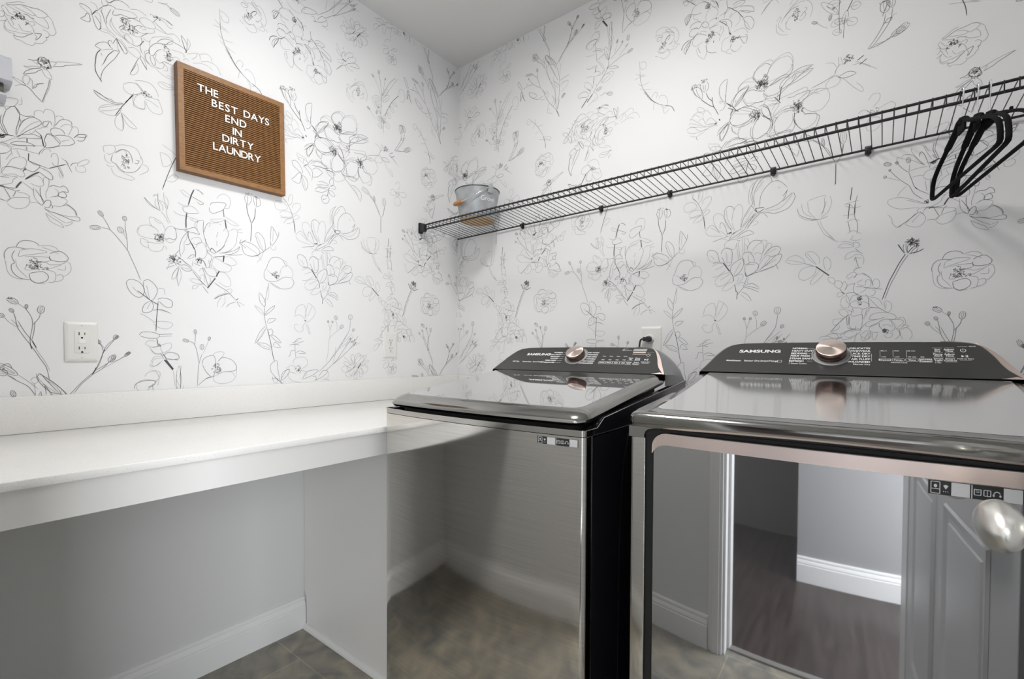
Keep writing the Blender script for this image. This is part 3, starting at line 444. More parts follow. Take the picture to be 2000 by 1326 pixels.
(1,1405,1543,21,-9,14,0,8,18),(2,1448,1567,7,-6,4,4),(1,1446,1556,8,-63),(1,1452,1557,8,-63),(1,1467,1570,2,-56),(1,3,1571,2,-56),(1,7,1565,6,2,9,-23),(1,5,1549,12,-17),
(2,3,1602,19,30,25,22),(2,11,1599,19,31,24,21),(2,22,1628,13,25),(3,37,1669,10,-13,22,10),(3,39,1673,4,-14),(2,45,1652,19,0,16,-21),(2,64,1655,22,-7,18,-5,40,12,19,32,-5,19),
(2,69,1662,39,10,23,20,9,30),(2,126,1681,28,24),(1,69,1660,39,-4,27,17,23,33),(2,22,1681,9,17,-5,30,5,24,15,24),(1,18,1688,-2,38,6,28,21,18),(1,31,1748,-9,-29,13,-43),
(2,37,1677,-4,45,15,38,25,21,16,-12,2,-15),(2,52,1672,4,43,17,28,20,14,24,-4,23,-27),(1,39,1731,26,37),(1,109,1735,8,-6),(2,126,1699,14,19),(3,67,1671,-28,0),
(2,1344,1517,-2,14,11,9,23,-10,9,-28,2,-11),(1,1344,1517,9,-20,19,-5,15,0),(1,1353,1519,11,-9,4,-11),(2,1362,1487,25,5,12,-7),
(2,1393,1521,4,12,14,8,19,-10,2,-30,-4,-23,-14,-4,-11,19,-8,17),(1,1410,1528,4,-29,0,-15),(1,1414,1484,16,2),(4,1401,1486,23,-34),(1,1358,1476,25,11,19,-5),
(1,1360,1435,27,5,23,19),(1,1372,1463,30,12),(3,1426,1452,10,-21,2,-19),(2,1426,1448,4,23,20,18,21,4,0,-24,-13,-25,-20,-13),(1,1438,1435,12,24,12,24),(1,1371,1416,8,15,23,14,24,3),
(1,1371,1414,12,-15,27,6,22,25),(1,1391,1422,39,23),(1,1438,1431,28,7,4,-15,-16,-17,-12,-5),(1,1450,1410,8,16),(1,1396,1382,18,24,24,6),(1,1398,1380,24,4,20,17),
(3,1442,1401,6,-29),(3,1450,1346,2,26),(2,1450,1359,20,26,13,13),(2,1448,1375,6,-3),(2,15,1425,-6,-16,-9,-20),(1,19,1421,-4,-19),(2,13,1398,21,2,21,-17),(2,5,1389,25,-9,25,-13),
(2,13,1392,25,-7,19,-8),(2,-4,1372,21,-12,14,-24),(1,-8,1365,21,-21,12,-9),(1,1454,1395,12,13,17,-10),(2,13,1524,4,16,17,16,22,-3,8,-6),(1,15,1520,19,-9),
(1,30,1519,17,21,17,3,4,-19,-6,-20),(1,56,1545,8,8,13,-4,-2,-16,-11,-29),(1,73,1521,9,19,10,-4,0,-12,-19,-19),(2,68,1497,18,22,22,7,13,-10,-9,-21,-26,-4),(1,73,1501,35,17),
(2,-3,1506,12,11,17,-7,10,-17,2,-14),(2,-3,1506,4,-22,6,-14),(1,17,1505,4,-30),(1,36,1504,11,7,15,-11,-7,-24),(2,7,1470,23,8,21,-11,-4,-19,-34,-20,-6,15,0,27),(2,11,1470,27,0),
(1,47,1448,8,20,18,26,13,1,0,-11,-31,-39),(2,51,1444,30,23,27,27,18,-1,-14,-30,-31,-13,-39,-13),(1,73,1459,35,20),(2,13,1428,34,12),(3,9,1443,4,-15,12,6),(2,108,1461,7,-17),
(1,60,1441,39,13,9,9),(1,277,1705,2,18),(3,279,1708,0,67),(2,279,1775,-15,36,-15,25,-39,36),(2,279,1775,15,26,6,35),(2,170,1648,7,-23,23,-16,29,-8),(1,172,1624,24,-20,38,-4),
(2,210,1600,24,-1,25,7),(1,182,1662,9,-35,29,-19),(1,201,1666,4,-36,20,-25),(1,201,1668,29,7,19,2,5,-5),(1,249,1671,0,-33,-10,-27),(1,264,1674,5,-24,-10,-31,-20,-14),
(1,254,1655,-10,-39),(1,229,1597,10,-27,15,-27,25,-17),(1,237,1596,12,-33,25,-32),(1,137,1466,12,16,23,3,19,-16,4,-14),(1,137,1466,26,-11,32,0),(1,144,1471,23,-5,28,-11),
(2,195,1455,34,-15),(4,229,1440,37,-33),(1,229,1445,-29,33,0,14,20,-1,17,-21,0,-21),(1,203,1487,26,-38),(1,256,1422,-7,33,7,15,13,-13,0,-25,-10,-9),
(1,224,1442,-29,-1,-16,-18,2,-20,19,-5,24,17,5,23),(1,239,1425,-24,-31,2,-15,22,21,15,18),(1,284,1375,-18,11,-2,14,15,-3,5,-18),(2,835,1639,12,-13,14,-12,17,-9),
(1,835,1638,14,-20,19,-9),(2,860,1647,4,7,8,-1),(2,872,1662,0,-26,6,-31),(1,866,1643,-2,-21,9,-12),(1,876,1639,12,-5,7,-19),(1,888,1669,1,-26,9,-24,-3,-5),
(1,891,1658,9,-15,-2,-27),(1,873,1642,12,-21,0,-14),(1,880,1604,12,-16,9,-20),(1,895,1614,2,-22,10,-23),(1,848,1569,1,9,12,0,19,-10,8,-13,4,-11),(1,848,1568,3,-12,9,-10),
(1,861,1575,9,-9,10,-3),(1,814,1525,7,16,13,8,19,2,15,-9,4,-8),(1,815,1525,8,-12,16,-3,21,-1),(1,821,1538,-4,-15),(1,824,1506,1,-15,9,-10,12,-2),(1,825,1506,16,-4,5,-7),
(1,836,1496,10,-1,4,2,17,-1,15,5,6,-2),(1,845,1491,1,-14,9,-7,14,0,13,8,6,18),(9,875,1517,14,16,60),(1,888,1534,9,20,13,8,10,-6),
(2,888,1534,-1,-14,7,-5,10,5,8,-3,10,6,1,10,-3,20,-5,5),(1,889,1514,13,-9,12,5,8,12),(1,892,1491,2,-11),(4,976,1701,-9,-23,-9,-36),(4,954,1617,-3,-25,0,-30),
(1,934,1690,12,-15,16,-5),(1,941,1692,26,-16),(2,981,1703,13,-3,11,-8),(1,989,1705,14,-15),(2,967,1676,16,-6,19,-8,2,-4,-10,-4,-8,7),(1,926,1646,20,-8,13,4),
(2,941,1632,5,-14,18,-2,27,7),(1,959,1642,16,-2,16,-16),(1,941,1633,18,5),(1,914,1614,14,-9,20,-1,11,1),(1,959,1603,16,-2,13,-2),(1,961,1598,19,-7,11,7),(2,917,1558,15,-3,21,5),
(2,945,1553,16,11,16,7,11,-14,3,-8,-17,3,-29,1),(3,957,1554,0,-18,7,-17,14,-28),(2,959,1556,-14,-19,-10,-23,-4,-31,5,-20),(1,954,1545,-2,-19,-7,-13,0,-24,-8,-20),
(2,919,1469,10,14),(1,919,1469,13,-10),(9,918,1450,19,16,60),(2,937,1457,10,-10,21,-15),(1,932,1459,23,-20),(2,896,1414,-1,7,8,4,13,7),(1,900,1425,1,9,8,5),
(2,931,1432,-18,-26,-5,-22),(1,908,1384,10,5,6,18,5,19),(2,929,1423,-6,-31,5,-29),(1,931,1426,5,-26,-8,-34),(2,934,1433,13,5,21,-13,-11,-7,-13,1,-10,11),(1,939,1427,24,-2),
(2,968,1422,21,-28,28,-27),(1,971,1424,24,-29),(2,966,1520,-8,-11,-10,-2),(1,966,1526,6,8,16,5,9,-7,-1,-10,-16,-9,-11,4),(3,966,1517,12,-26,0,-24),(2,954,1461,12,13,8,4),
(1,954,1460,17,6,3,12),(1,979,1501,9,19,13,3,11,-17,2,-18,-10,-20,-14,-1),(1,968,1438,3,18),(9,989,1459,11,9,40),(2,974,1448,13,-5,6,-2),(3,995,1463,9,-5,8,-20),
(2,998,1439,8,-24,11,-42),(1,990,1422,5,10,11,-1),(1,992,1410,0,-18,8,-12),(1,995,1411,11,-5,0,-22),(1,960,1391,13,3,19,-5,11,-11),(1,960,1389,13,-9,19,-2,11,0),
(1,968,1358,2,10,14,6,16,2),(1,968,1357,13,6,6,10),(2,1000,1371,17,-23),(4,1015,1366,25,38),(4,1043,1411,10,20),(2,1017,1367,0,12),(2,1003,1437,11,-21,14,-7,18,2,-3,15),
(1,1001,1433,16,6,20,-4,9,-15),(1,1020,1408,5,-15,-8,-17),(1,980,1568,-3,15,11,14,17,4),(2,1005,1601,-2,-28,3,-28,9,-26,10,-20),(1,988,1597,-5,-16,2,-18),
(2,1004,1558,6,22,9,15,9,3),(1,1026,1596,-5,-13),(2,1012,1509,-2,28),(1,1030,1597,23,7),(1,1055,1600,6,-4),(1,1050,1570,-6,-20),(1,1046,1538,0,-19),(1,1067,1576,6,11),
(2,1077,1588,8,-18,-12,-34,-6,-17,-24,-23),(2,1043,1496,15,12,14,22),(1,1088,1581,12,10,9,0,6,-8,-3,-27,-1,-13,-12,-22),(1,1115,1583,18,0),(1,1112,1589,18,8),
(2,1099,1521,-18,-16,-29,-11),(2,1072,1494,21,4,24,17,4,17),(2,1063,1496,39,16,22,20),(2,1081,1493,30,5,22,6),(3,1025,1499,4,10,9,-8,5,-8),(2,1012,1500,14,-4,14,-7),
(2,1012,1497,11,-11,9,-8),(2,1029,1475,-9,-36),(1,1035,1479,-9,-39),(3,1035,1478,17,5,17,3,-3,-15),(4,1069,1489,-3,-23),(1,1069,1484,18,3,18,-10,6,-12,-18,-9,-18,7),
(1,1037,1479,20,-9,6,-6),(1,1063,1464,30,-12,-6,-17,-18,-5,-23,3,-17,17),(1,1020,1467,0,-12,6,-9),(1,1051,1428,21,-1,14,-17,5,-16,-5,-15,-20,2,-15,12),
(2,1037,1388,20,-14,23,-13,27,-29),(3,1107,1332,9,6),(1,1071,1363,18,8,6,-6,-9,-14,-15,5),(3,1036,1329,18,13,29,12),(1,1036,1331,15,14,20,8),(1,1071,1363,0,-19),
(1,1070,1343,1,-22,-12,-19),(1,1059,1339,-11,-20,-3,-18),(2,1109,1326,-23,-10,-11,-13),(2,1112,1325,10,-18),(1,1113,1328,25,-14),(1,1047,1686,6,14,15,10,18,-5,5,-14,-4,-27,-14,-5),
(2,1025,1658,5,10,23,8,21,2,2,-7,-9,-18,-14,-10,-17,-10,-12,5,-2,14),(3,1067,1655,3,-27),(4,1073,1619,4,-31),(1,1024,1607,17,7,29,8),(1,1024,1605,17,-2,20,7,9,9),
(1,1073,1629,21,-8,27,-14),(1,1073,1619,24,-14,24,1),(2,1121,1543,7,15),(2,1122,1543,22,16),(2,1124,1542,20,-13),(2,824,1370,-12,36,-12,30,-9,25,-18,26,-24,29,-20,3),
(2,749,1516,-9,21,-9,17),(2,791,1461,-1,34,-4,33,0,24),(1,789,1495,-8,18),(8,727,1519,-25,-5,6),(8,732,1553,-10,15,5),(8,785,1551,-1,15,5),(8,779,1512,-9,17,7),
(2,788,1364,11,7,20,-6,14,-21,-6,-25,-16,-2,-16,16,-8,21,1,10),(1,803,1346,16,-18),(3,815,1337,20,-17,14,-12),(2,831,1369,13,6,16,-13,8,-19,-8,-26,-11,-9,-12,17,-6,24,0,20),
(1,839,1355,8,-44),(2,849,1306,-16,-12,-6,-20,7,-7,17,6,6,18,-6,15),(1,839,1280,10,21),(1,868,1348,17,2,4,-20),(2,868,1313,13,6,21,-3,8,-10,-4,-16,-17,1,-17,17),
(3,849,1308,21,-12),(3,870,1308,-5,-57,-2,-45),(1,820,1264,18,-9,21,-17),(2,855,1276,25,4,26,-12),(1,864,1282,29,-8),(1,853,1236,23,6,30,-4,2,-10,-15,-11,-22,4,-16,12),
(3,865,1183,4,-23),(2,818,1194,8,10,24,1,21,-7,-4,-12,-25,-1,-22,7),(2,871,1198,37,3),(1,871,1191,37,3),(1,833,1165,9,12,21,-2),
(1,834,1165,20,-10,17,5,30,11,4,-16,-17,-15,-26,-5,-14,15),(2,875,1135,8,-16),(4,885,1114,24,-34),(1,847,1105,11,20,19,0),(1,846,1102,3,-10,17,5,15,17),
(1,881,1125,11,12,26,0,9,-13,-13,-9,-31,3),(1,909,1080,4,-34,2,-23),(1,922,1082,7,11,2,-37,0,-37),(1,922,1082,-4,-31,11,-29),(1,831,1060,10,14,21,1,8,-22,-4,-25),
(2,804,1021,4,17,25,9,24,-1,0,-13,-16,-6),(2,840,1022,7,7,6,-3),(2,981,1022,2,43,4,37,10,33),(2,986,1102,-6,43,-9,25,-14,7),(2,974,1167,3,35),(1,999,1135,13,32,5,17),
(8,957,1177,-18,5,5),(8,977,1202,-2,16,4),(8,996,1148,0,19,6),(8,1017,1181,4,13,4),(2,981,1022,25,23,14,5),(3,1008,1047,17,5),
(2,997,1097,5,21,29,11,7,-22,-3,-44,-10,-11,-19,23,-9,22),(1,1031,1129,10,11,25,0,-5,-16,-15,-17),(2,1048,1107,13,14,31,-9,16,-23,-6,-17,-41,-4),
(1,1108,1089,-1,-34,-16,-22,-31,-7,-25,9,-5,23),(1,1061,1068,31,-1,10,-18),(1,1030,1052,31,16),(9,1043,1082,15,19,44),(2,547,1428,4,12,9,8,16,2,12,-5,3,-6),
(1,591,1438,19,6,16,-4,7,-11),(2,525,1391,-1,16,7,15,14,6,24,-3),(1,525,1391,2,-15,3,-18,9,-12,14,-5,9,2),(2,544,1419,-6,-18,5,-16,-6,-7,2,-19,14,-15,21,-3),
(1,554,1421,-3,-18,12,5,21,7,22,8,-3,4,-28,2,-21,-9),(2,614,1420,8,7,17,3,13,-14,-4,-11,-16,-4,-18,3,-1,11),(1,563,1405,27,4,22,0,2,-8,-21,-8,-9,3),
(1,587,1396,19,-2,9,-5,23,6,11,8),(1,562,1369,5,11,9,1,3,-8,-7,-5,-10,1),(2,571,1359,19,7,11,1,9,-11,-5,-14,-18,-8,-13,8,-3,17),(1,600,1380,12,-2,16,9,10,6),
(1,606,1373,16,-3,3,-13,-4,-16,-12,-3),(1,625,1360,13,4,3,-11,-8,-8,-12,-4),(1,648,1405,8,-7,2,-18,-10,-17,-9,-3),(1,628,1380,17,-2,1,14),(1,545,1394,3,-21,8,-12,12,-15),
(1,574,1341,13,-8,18,3),(1,597,1437,19,-6,16,-8),(9,582,1387,15,16,46),(9,599,1377,10,6,10),(2,609,1057,-6,38,-13,27,-18,37,-12,21,-13,27,-4,26,-4,16),(1,547,1207,-16,14,-10,15),
(3,571,1161,3,-13),(2,572,1159,-1,19,5,35,-1,21,-8,19,-4,7),(2,576,1215,13,20,3,14),(1,566,1258,-17,15),(8,549,1273,-20,13,7),(3,529,1286,9,0),(8,539,1248,-6,10,4),
(8,564,1260,1,12,3),(8,592,1248,3,22,7),(8,520,1233,-6,10,5),(2,580,1017,-15,27,-21,16,-19,18),(1,544,1060,-9,11,-8,3),(8,527,1080,-17,5,8),(9,515,1095,6,3,10),(1,580,1019,-2,31),
(1,571,1057,2,8,11,4,3,-8,-7,-11,-7,5),(2,584,1069,6,9,12,-18,26,-39),(1,584,1067,18,-25,22,-21),(1,593,1043,6,4,12,-28),(2,599,1042,3,-22),(1,631,1018,3,13),
(2,661,1018,17,27,25,27,15,35,11,33),(3,703,1072,9,21),(3,727,1135,6,12),(2,733,1144,11,17,12,17),(2,703,1072,22,16,17,21),(1,725,1088,30,20,25,19),(2,729,1142,-5,19,-6,4),
(8,755,1178,6,15,5),(8,742,1109,12,19,7),(8,780,1126,14,14,4),(8,720,1164,-1,11,4),(3,1161,1556,2,34,1,34,-13,37,-4,32),(3,1165,1626,11,25,3,37),(2,1176,1647,2,16),
(2,1150,1689,-10,24,7,18),(2,1152,1689,12,20,-1,19),(2,1150,1692,1,32),(9,1155,1733,13,5,12),(2,1179,1691,-7,23,0,12),(2,1181,1690,17,13,-4,22),(2,1182,1693,1,28),
(9,1185,1727,15,5,14),(2,1129,1544,10,8,26,-3,25,-16,1,-22,-32,-9,-23,9,-7,33),(1,1136,1543,48,-28),(2,1162,1501,22,8,25,19,25,22),
(2,1177,1588,13,8,19,-19,6,-31,-6,-18,-19,21,-13,39),(1,1183,1587,23,-53),(1,1209,1528,-12,-30,-15,-17),(1,1184,1512,16,-20),(2,1234,1574,2,37,3,19,15,-19,10,-23),
(2,1234,1574,6,-19,24,39,2,21),(1,1245,1622,-2,-49),(1,1234,1568,3,-25,15,-2,3,18),(2,1210,1450,10,19,6,19,14,20,24,5,19,-8,9,-20),(1,1283,1505,15,-6,-3,-19),
(1,1270,1446,6,25,19,15,19,-7,9,-20,-6,-20),(2,1210,1450,1,-24,17,-10,30,4,30,19,29,0),(2,1317,1439,10,-17,-14,-23,-31,-8,-18,5,-30,15),(1,1228,1416,18,-16,24,-10),
(1,1222,1457,36,-25),(9,1253,1442,15,13,44),(2,1228,1410,-6,-24,-6,-31,-5,-24),(2,1211,1319,0,-47,10,-48),(3,1221,1230,12,-53,8,-48,6,-24),
(2,1190,1365,3,-29,18,-20,2,21,-14,23,-9,8),(1,1219,1338,8,30,-2,36),(1,1173,1319,14,-19,24,-19,-13,23,-25,15),(2,1211,1281,28,23,11,20,-28,-22,-11,-21),
(2,1221,1254,6,16,27,1,-15,-13,-15,-6),(2,1215,1242,-23,-25,-18,-44,24,27,19,36),(1,1212,1230,-26,-42,-8,-12),(2,1221,1224,15,7,6,-15,-12,-12,-9,17),
(2,1236,1210,21,-12,17,-21,-23,9,-17,18),(2,1237,1156,-22,17,-32,2,20,-17,31,-10),(1,1186,1173,48,-20),(2,1241,1162,10,18,21,-21,-28,3),(2,1334,1116,-4,37,1,32),
(2,1306,1169,25,4,20,-4),(2,1331,1185,10,9,18,3),(2,1319,1178,25,10),(2,1335,1175,32,11),(2,1331,1147,-16,0,-6,-19,-7,-6),(2,1334,1138,17,8,25,-10,-32,-1),(2,1268,1024,25,43,16,5),
(2,1262,1031,-27,31,-2,30,23,15,3,-27,9,-50),(2,1235,1035,15,2,18,-13),(2,1274,1027,6,34,28,8,-15,-27,-19,-15),(1,1293,1073,25,15,19,-23),(1,1302,1041,3,19,32,-7),
(9,1344,1071,12,16,30),(1,1321,1091,4,19,25,11,27,-6,6,-25,-26,-19),(1,1302,1041,22,-19,33,-5),(1,1357,1065,23,-7,-10,-19),(2,1360,1026,17,32,34,8,20,-2,-27,-20,-41,-15),
(2,1404,1037,13,3,7,-16,-10,0),(2,1414,1024,31,9,29,25,-22,4,-21,-26),(1,1452,1026,29,-5),(1,1474,1061,3,-26,-25,-13),(1,1325,1285,26,8,23,-18),(1,1332,1291,6,32,33,12,7,-60),
(1,1371,1275,13,58,7,10,24,-20,0,-26,-24,-28,-13,-3),(1,1384,1288,21,47),(1,1378,1269,-14,-20,0,-19,-20,-7,-16,18,4,13,13,-3),(4,1371,1272,7,-3),(1,1377,1259,14,-44),
(1,1384,1256,12,-41),(2,-39,1056,50,45,45,54,30,48,23,35,7,49),(1,11,1101,45,61,45,55),(1,-3,1095,11,59,5,47,35,31,27,18),(1,13,1201,2,34,-7,32),(1,48,1232,0,31,-7,20),
(1,15,1235,11,33),(1,56,1155,45,28,32,7),(1,71,1175,54,50),(8,8,1267,-2,10,4),(8,26,1268,2,8,4),(8,47,1282,-7,17,7),(8,62,1246,17,13,7),(8,113,1285,3,24,10),(8,125,1235,9,11,5),
(8,117,1186,14,4,4),(1,133,1079,-16,35,8,19,12,-20,-4,-27),(1,82,1121,43,-35),(1,133,1086,16,34,32,4,0,-25,-37,-17),(3,129,1068,12,17),(1,129,1072,-36,28,-11,-10,27,-18),
(1,125,1065,-39,15,-16,-14,16,-14,35,13),(1,121,1061,-32,-16,20,-18,23,31),(1,136,1065,-4,-39,16,-4,0,35),(1,140,1075,37,-12,0,-24,-29,18),(1,144,1078,37,0),
(2,1333,1622,-6,42,-6,30,-19,39,-18,19),(1,1302,1733,-18,19,6,14),(1,1250,1720,9,14,28,1,15,-21,-18,-10,-25,-3,-9,19),(1,1305,1740,4,25,12,9,2,-18,-5,-19,-13,-10),
(1,1270,1688,14,13,34,-2,-3,-19,-28,-6,-16,9),(1,1321,1719,7,20,25,6,0,-19,-22,-27,-10,1),(1,1271,1671,25,8,25,3),(1,1286,1650,10,17,28,15),(1,1324,1682,16,16,10,-10,-23,-14),
(1,1296,1652,25,11,3,16),(2,339,1662,-6,-31,-1,-37,9,-28,-2,-31),(3,333,1631,-1,-31),(1,305,1631,24,-10,22,2),(1,308,1577,22,7,17,-8),(1,313,1539,17,8,22,-14),
(1,303,1637,17,-3,11,-18),(3,462,1455,-3,-6,-12,-22,-12,-28,-10,-23,-8,-26,-10,-34),(2,469,1452,-8,-13,-12,-23,-9,-23,-10,-23,-8,-23,-8,-29),(3,443,1487,7,-13,9,-16),
(2,445,1486,10,-20),(2,461,1456,-5,17,2,13),(2,467,1456,-4,16,0,16),(3,468,1457,5,9,8,9),(2,468,1457,-2,15,3,10,10,-1),(3,471,1454,10,3,12,2,12,7),(2,481,1454,6,5,4,10),
(2,475,1456,6,11,12,7),(9,478,1490,15,11,80),(9,489,1479,6,7,24),(1,262,1541,12,-16,17,-9),(1,267,1540,12,-16),(1,289,1498,7,7,11,3,18,-7,7,-6,-18,-1,-18,1,-7,3),
(1,296,1514,13,1,16,-7,7,-9),(1,322,1518,8,13),(1,323,1518,14,-4,15,3),(1,332,1498,-2,10,11,-1,6,-7,-3,-8,-9,1),(2,335,1489,13,-15,7,-5),(1,309,1455,1,12,11,10,16,2,7,-5),
(1,309,1455,15,5,15,11),(1,337,1469,16,-4,6,-15,-3,-17),(2,334,1448,3,13,3,-17,6,-17),(1,340,1458,13,-3),(1,336,1428,13,-3),(2,333,1412,3,9,18,4),(1,333,1412,7,-6,-4,-11,-2,-2),
(1,314,1392,2,11,5,2,4,5,9,1),(1,316,1389,7,5,9,7),(2,355,1408,12,-10,11,-12,4,-20),(1,341,1403,13,1,18,-9),(1,332,1393,9,10),(1,341,1375,9,8,6,2),
(1,363,1363,2,18,9,2,4,-11,-2,-11,-8,-2),(1,384,1361,-1,16,8,8,8,-7,1,-18,-8,-5,-7,3),(2,339,1364,16,-2,13,-4,17,-3,24,-5),(1,333,1365,-1,-11,5,-11,11,-4),(1,336,1376,-3,-11),
(1,343,1372,11,-6,7,2),(1,350,1342,14,10,2,8),(1,381,1350,9,-3,-4,-13,-13,-4,-9,8),(1,281,1375,1,11,9,2,9,-5,2,-13,-6,-8,-10,4,-5,9),(1,302,1370,3,11,6,1,5,-13,-4,-13),
(2,296,1360,7,-11),(3,303,1349,7,-7),(1,288,1336,3,10,9,3,5,-7,-7,-8,-9,0),(1,310,1353,4,13,13,8,12,-1),(2,314,1339,3,5,15,2,10,-7,4,-3),(1,314,1339,0,-17,8,-15),
(1,314,1339,7,-12,2,-20,-3,-11),(1,326,1318,2,14,11,5,16,-4,15,-4,5,-30),(1,327,1313,10,5,14,-4),(9,350,1324,7,8,36),(9,351,1309,5,8,14),(1,327,1313,-1,-11,12,-7,13,0),
(1,355,1314,14,-4,6,-11,-11,-8,-13,1),(1,299,1312,3,16,10,8),(1,299,1312,5,-15,16,-1),(1,377,1326,13,-1,13,-11,5,-14),(1,375,1323,11,-14,13,-17),(2,375,1296,13,-3,13,-2,20,-15),
(1,373,1329,1,-30),(1,414,1291,-1,17,7,5,10,-9,1,-13,-4,-11,-6,-4),(1,416,1286,2,19),(1,293,1289,18,2,9,-14,-4,-11,-14,6,-9,17),(1,317,1291,16,-9,-2,14),
(2,272,1218,21,26,18,21,11,9),(1,279,1248,1,11,15,2,14,2),(1,279,1248,5,-9,11,8),(1,331,1293,-4,-19,-7,-3),(1,322,1268,2,-33,19,-12),(2,323,1268,0,-27),(2,316,1266,2,-28),
(2,318,1232,16,-8,18,-2),(1,341,1223,0,14),(1,327,1274,7,-6,22,5,2,-14,-1,-22,-5,-14),(1,358,1289,-2,-16,7,-17),(1,363,1259,6,29,17,5),(1,367,1267,2,13,9,8),
(1,376,1261,6,10,17,6,22,-1,16,-7,6,-8,-5,-7,-17,1),(1,376,1261,2,-6,22,2,15,5),(1,352,1223,11,16,13,11,24,7),(1,365,1242,5,-8,17,2,21,18),(1,375,1223,6,13,19,8),
(1,375,1223,13,-9,15,1),(2,401,1244,1,-11,7,-9),(1,400,1246,13,9,14,-2,9,-21,-15,6,-12,-3),(9,417,1218,9,8,40),(1,429,1253,11,-16,-2,-16,-10,-5),
(1,431,1253,15,1,14,-5,-2,-10,-12,-10),(1,444,1255,16,5,6,-19,-9,-12),(1,440,1229,11,-6,6,3,6,13),(2,451,1221,4,-19),(1,465,1236,9,-4,-9,-6),(1,457,1221,10,7,12,-11,3,-15,-6,-12),
(1,457,1202,2,-10),(1,442,1226,9,-11,0,-13,-10,-10),(1,352,1212,5,-11,13,-8),(1,377,1193,-2,13,6,8),(1,385,1214,-1,-19,8,-3,6,19),(1,413,1206,9,-9,12,3),(1,428,1211,8,-1,-4,-10),
(1,272,1217,17,-6,9,-15),(1,273,1219,20,8,5,12),(1,300,1202,5,11,18,8,14,-3),(1,300,1199,12,-7,23,7,9,8,0,8),(1,241,1194,7,9,24,-1,10,-10),(1,405,1741,5,8,14,-9),
(8,424,1738,-19,6,5),(2,466,1704,-15,15,-13,19),(8,439,1736,-4,8,3),(1,466,1704,2,25),(8,466,1733,-3,17,5),(2,466,1704,8,-27,9,-24,32,-26),(3,481,1656,6,-7),(1,468,1708,18,4,26,1),
(1,439,1636,9,15,13,12),(2,420,1721,14,-21,18,-21,16,-17,11,-25,22,-22),(1,409,1701,16,-7,20,-11),(8,422,1719,-4,4,3),(8,412,1701,-7,3,4),(1,438,1739,-1,18,11,-6,25,-12,30,-21),
(1,446,1754,9,7,18,-5,17,-24,13,-14),(1,472,1779,0,-14,18,-30,13,-17),(2,490,1746,1,11,5,2,7,-13,9,-30),(1,498,1778,9,-22,13,-28),(1,502,1777,9,-19),(2,523,1780,-2,-22,11,-30),
(9,522,1722,10,6,30),(2,514,1707,2,11,16,10,13,2),(1,512,1705,19,-2,6,-9),(1,500,1683,4,13,12,5,19,-4),(1,500,1683,8,-9,13,0,10,7),(2,516,1671,1,-45),(1,504,1671,5,-32),
(1,474,1688,17,2,9,-3),(1,417,1629,22,4,23,-7,43,-23),(1,417,1629,0,-12,14,-14,20,-8,42,-2),(1,462,1620,43,-19),(9,509,1607,6,6,24),(1,416,1585,11,-16,2,-15,12,-14,11,5),
(2,441,1540,22,15,26,23),(1,459,1547,8,10,22,21,15,-11,3,-14,-9,-15,-13,-4,-15,5,-11,8),(1,476,1550,17,22),(1,489,1578,-1,9,17,4,19,-2),(3,514,1585,10,4),(1,493,1581,8,-10,0,11),
(2,503,1581,7,8,25,-5,12,-2),(1,510,1550,9,2,8,-2),(3,324,1688,-4,-41),(3,318,1635,-3,-48),(2,315,1579,6,-36),(1,306,1637,36,6),(1,302,1599,31,2),(1,519,1613,17,1),
(2,411,2251,-11,-23,-7,-21),(2,358,2120,21,30,17,32,5,31),(2,358,2120,29,3,28,13),(8,400,2216,-1,38,12),(9,399,2252,12,4,14),(8,415,2136,33,17,9),
(2,397,2181,10,15,11,-2,-9,-10,-11,2),(3,338,2079,18,12),
)
WREP, VREP = 1.4699, 1.4908
def leaf_sides(b, e, wd, prof):
    dx, dy = e[0]-b[0], e[1]-b[1]; l = math.hypot(dx, dy) or 1; nx, ny = -dy/l, dx/l
    return [(b[0]+dx*f+nx*wd*g, b[1]+dy*f+ny*wd*g) for f, g in prof]
STROKES = []
for row in INK:
    k = row[0]
    if k <= 4:
        p = [(row[1], row[2])]
        for i in range(3, len(row), 2): p.append((p[-1][0]+row[i], p[-1][1]+row[i+1]))
        new = [(k, catmull(p, 3) if len(p) > 2 else p)]
    elif k == 9:
        cx, cy, rx, ry, cnt = row[1:]; new = []
        for i in range(cnt):
            a = random.uniform(0, 2*PI); r = random.random()**.6; x, y = cx+rx*r*math.cos(a), cy+ry*r*math.sin(a)
            l = .08*(rx+ry)+.7; b = random.uniform(0, 2*PI)
            new.append((2, [(x, y), (x+l*math.cos(b), y+l*math.sin(b)), (x+l*1.5*math.cos(b+.9), y+l*1.5*math.sin(b+.9))]))
    else:
        b = (row[1], row[2]); e = (b[0]+row[3], b[1]+row[4]); wd = row[5]; new = []
        if k == 7:
            for s_ in (1, -1): new.append((1, catmull(leaf_sides(b, e, wd*s_, ((0, 0), (.25, .8), (.55, 1), (.85, .6), (1, 0))), 3)))
            new.append((1, [b, (b[0]*.3+e[0]*.7, b[1]*.3+e[1]*.7)]))
        else:
            for s_ in (1, -1):
                new.append((2, catmull(leaf_sides(b, e, wd*s_, ((0, 0), (.2, .75), (.55, 1), (.95, .75))), 3)))
                new.append((1, leaf_sides(b, e, wd*s_, ((.15, .1), (.6, .33), (.88, .28)))))
            new.append((2, leaf_sides(b, e, wd, ((.95, .75), (1.02, .3), (.92, 0), (1.04, -.4), (.95, -.75)))))
    STROKES += [(w_, [(x/1000, y/1000) for x, y in q]) for w_, q in new]
INKW = {1: .00062, 2: .00072, 3: .00105, 4: .0019}
INKM = {1: 1, 2: 2, 3: 3, 4: 3}
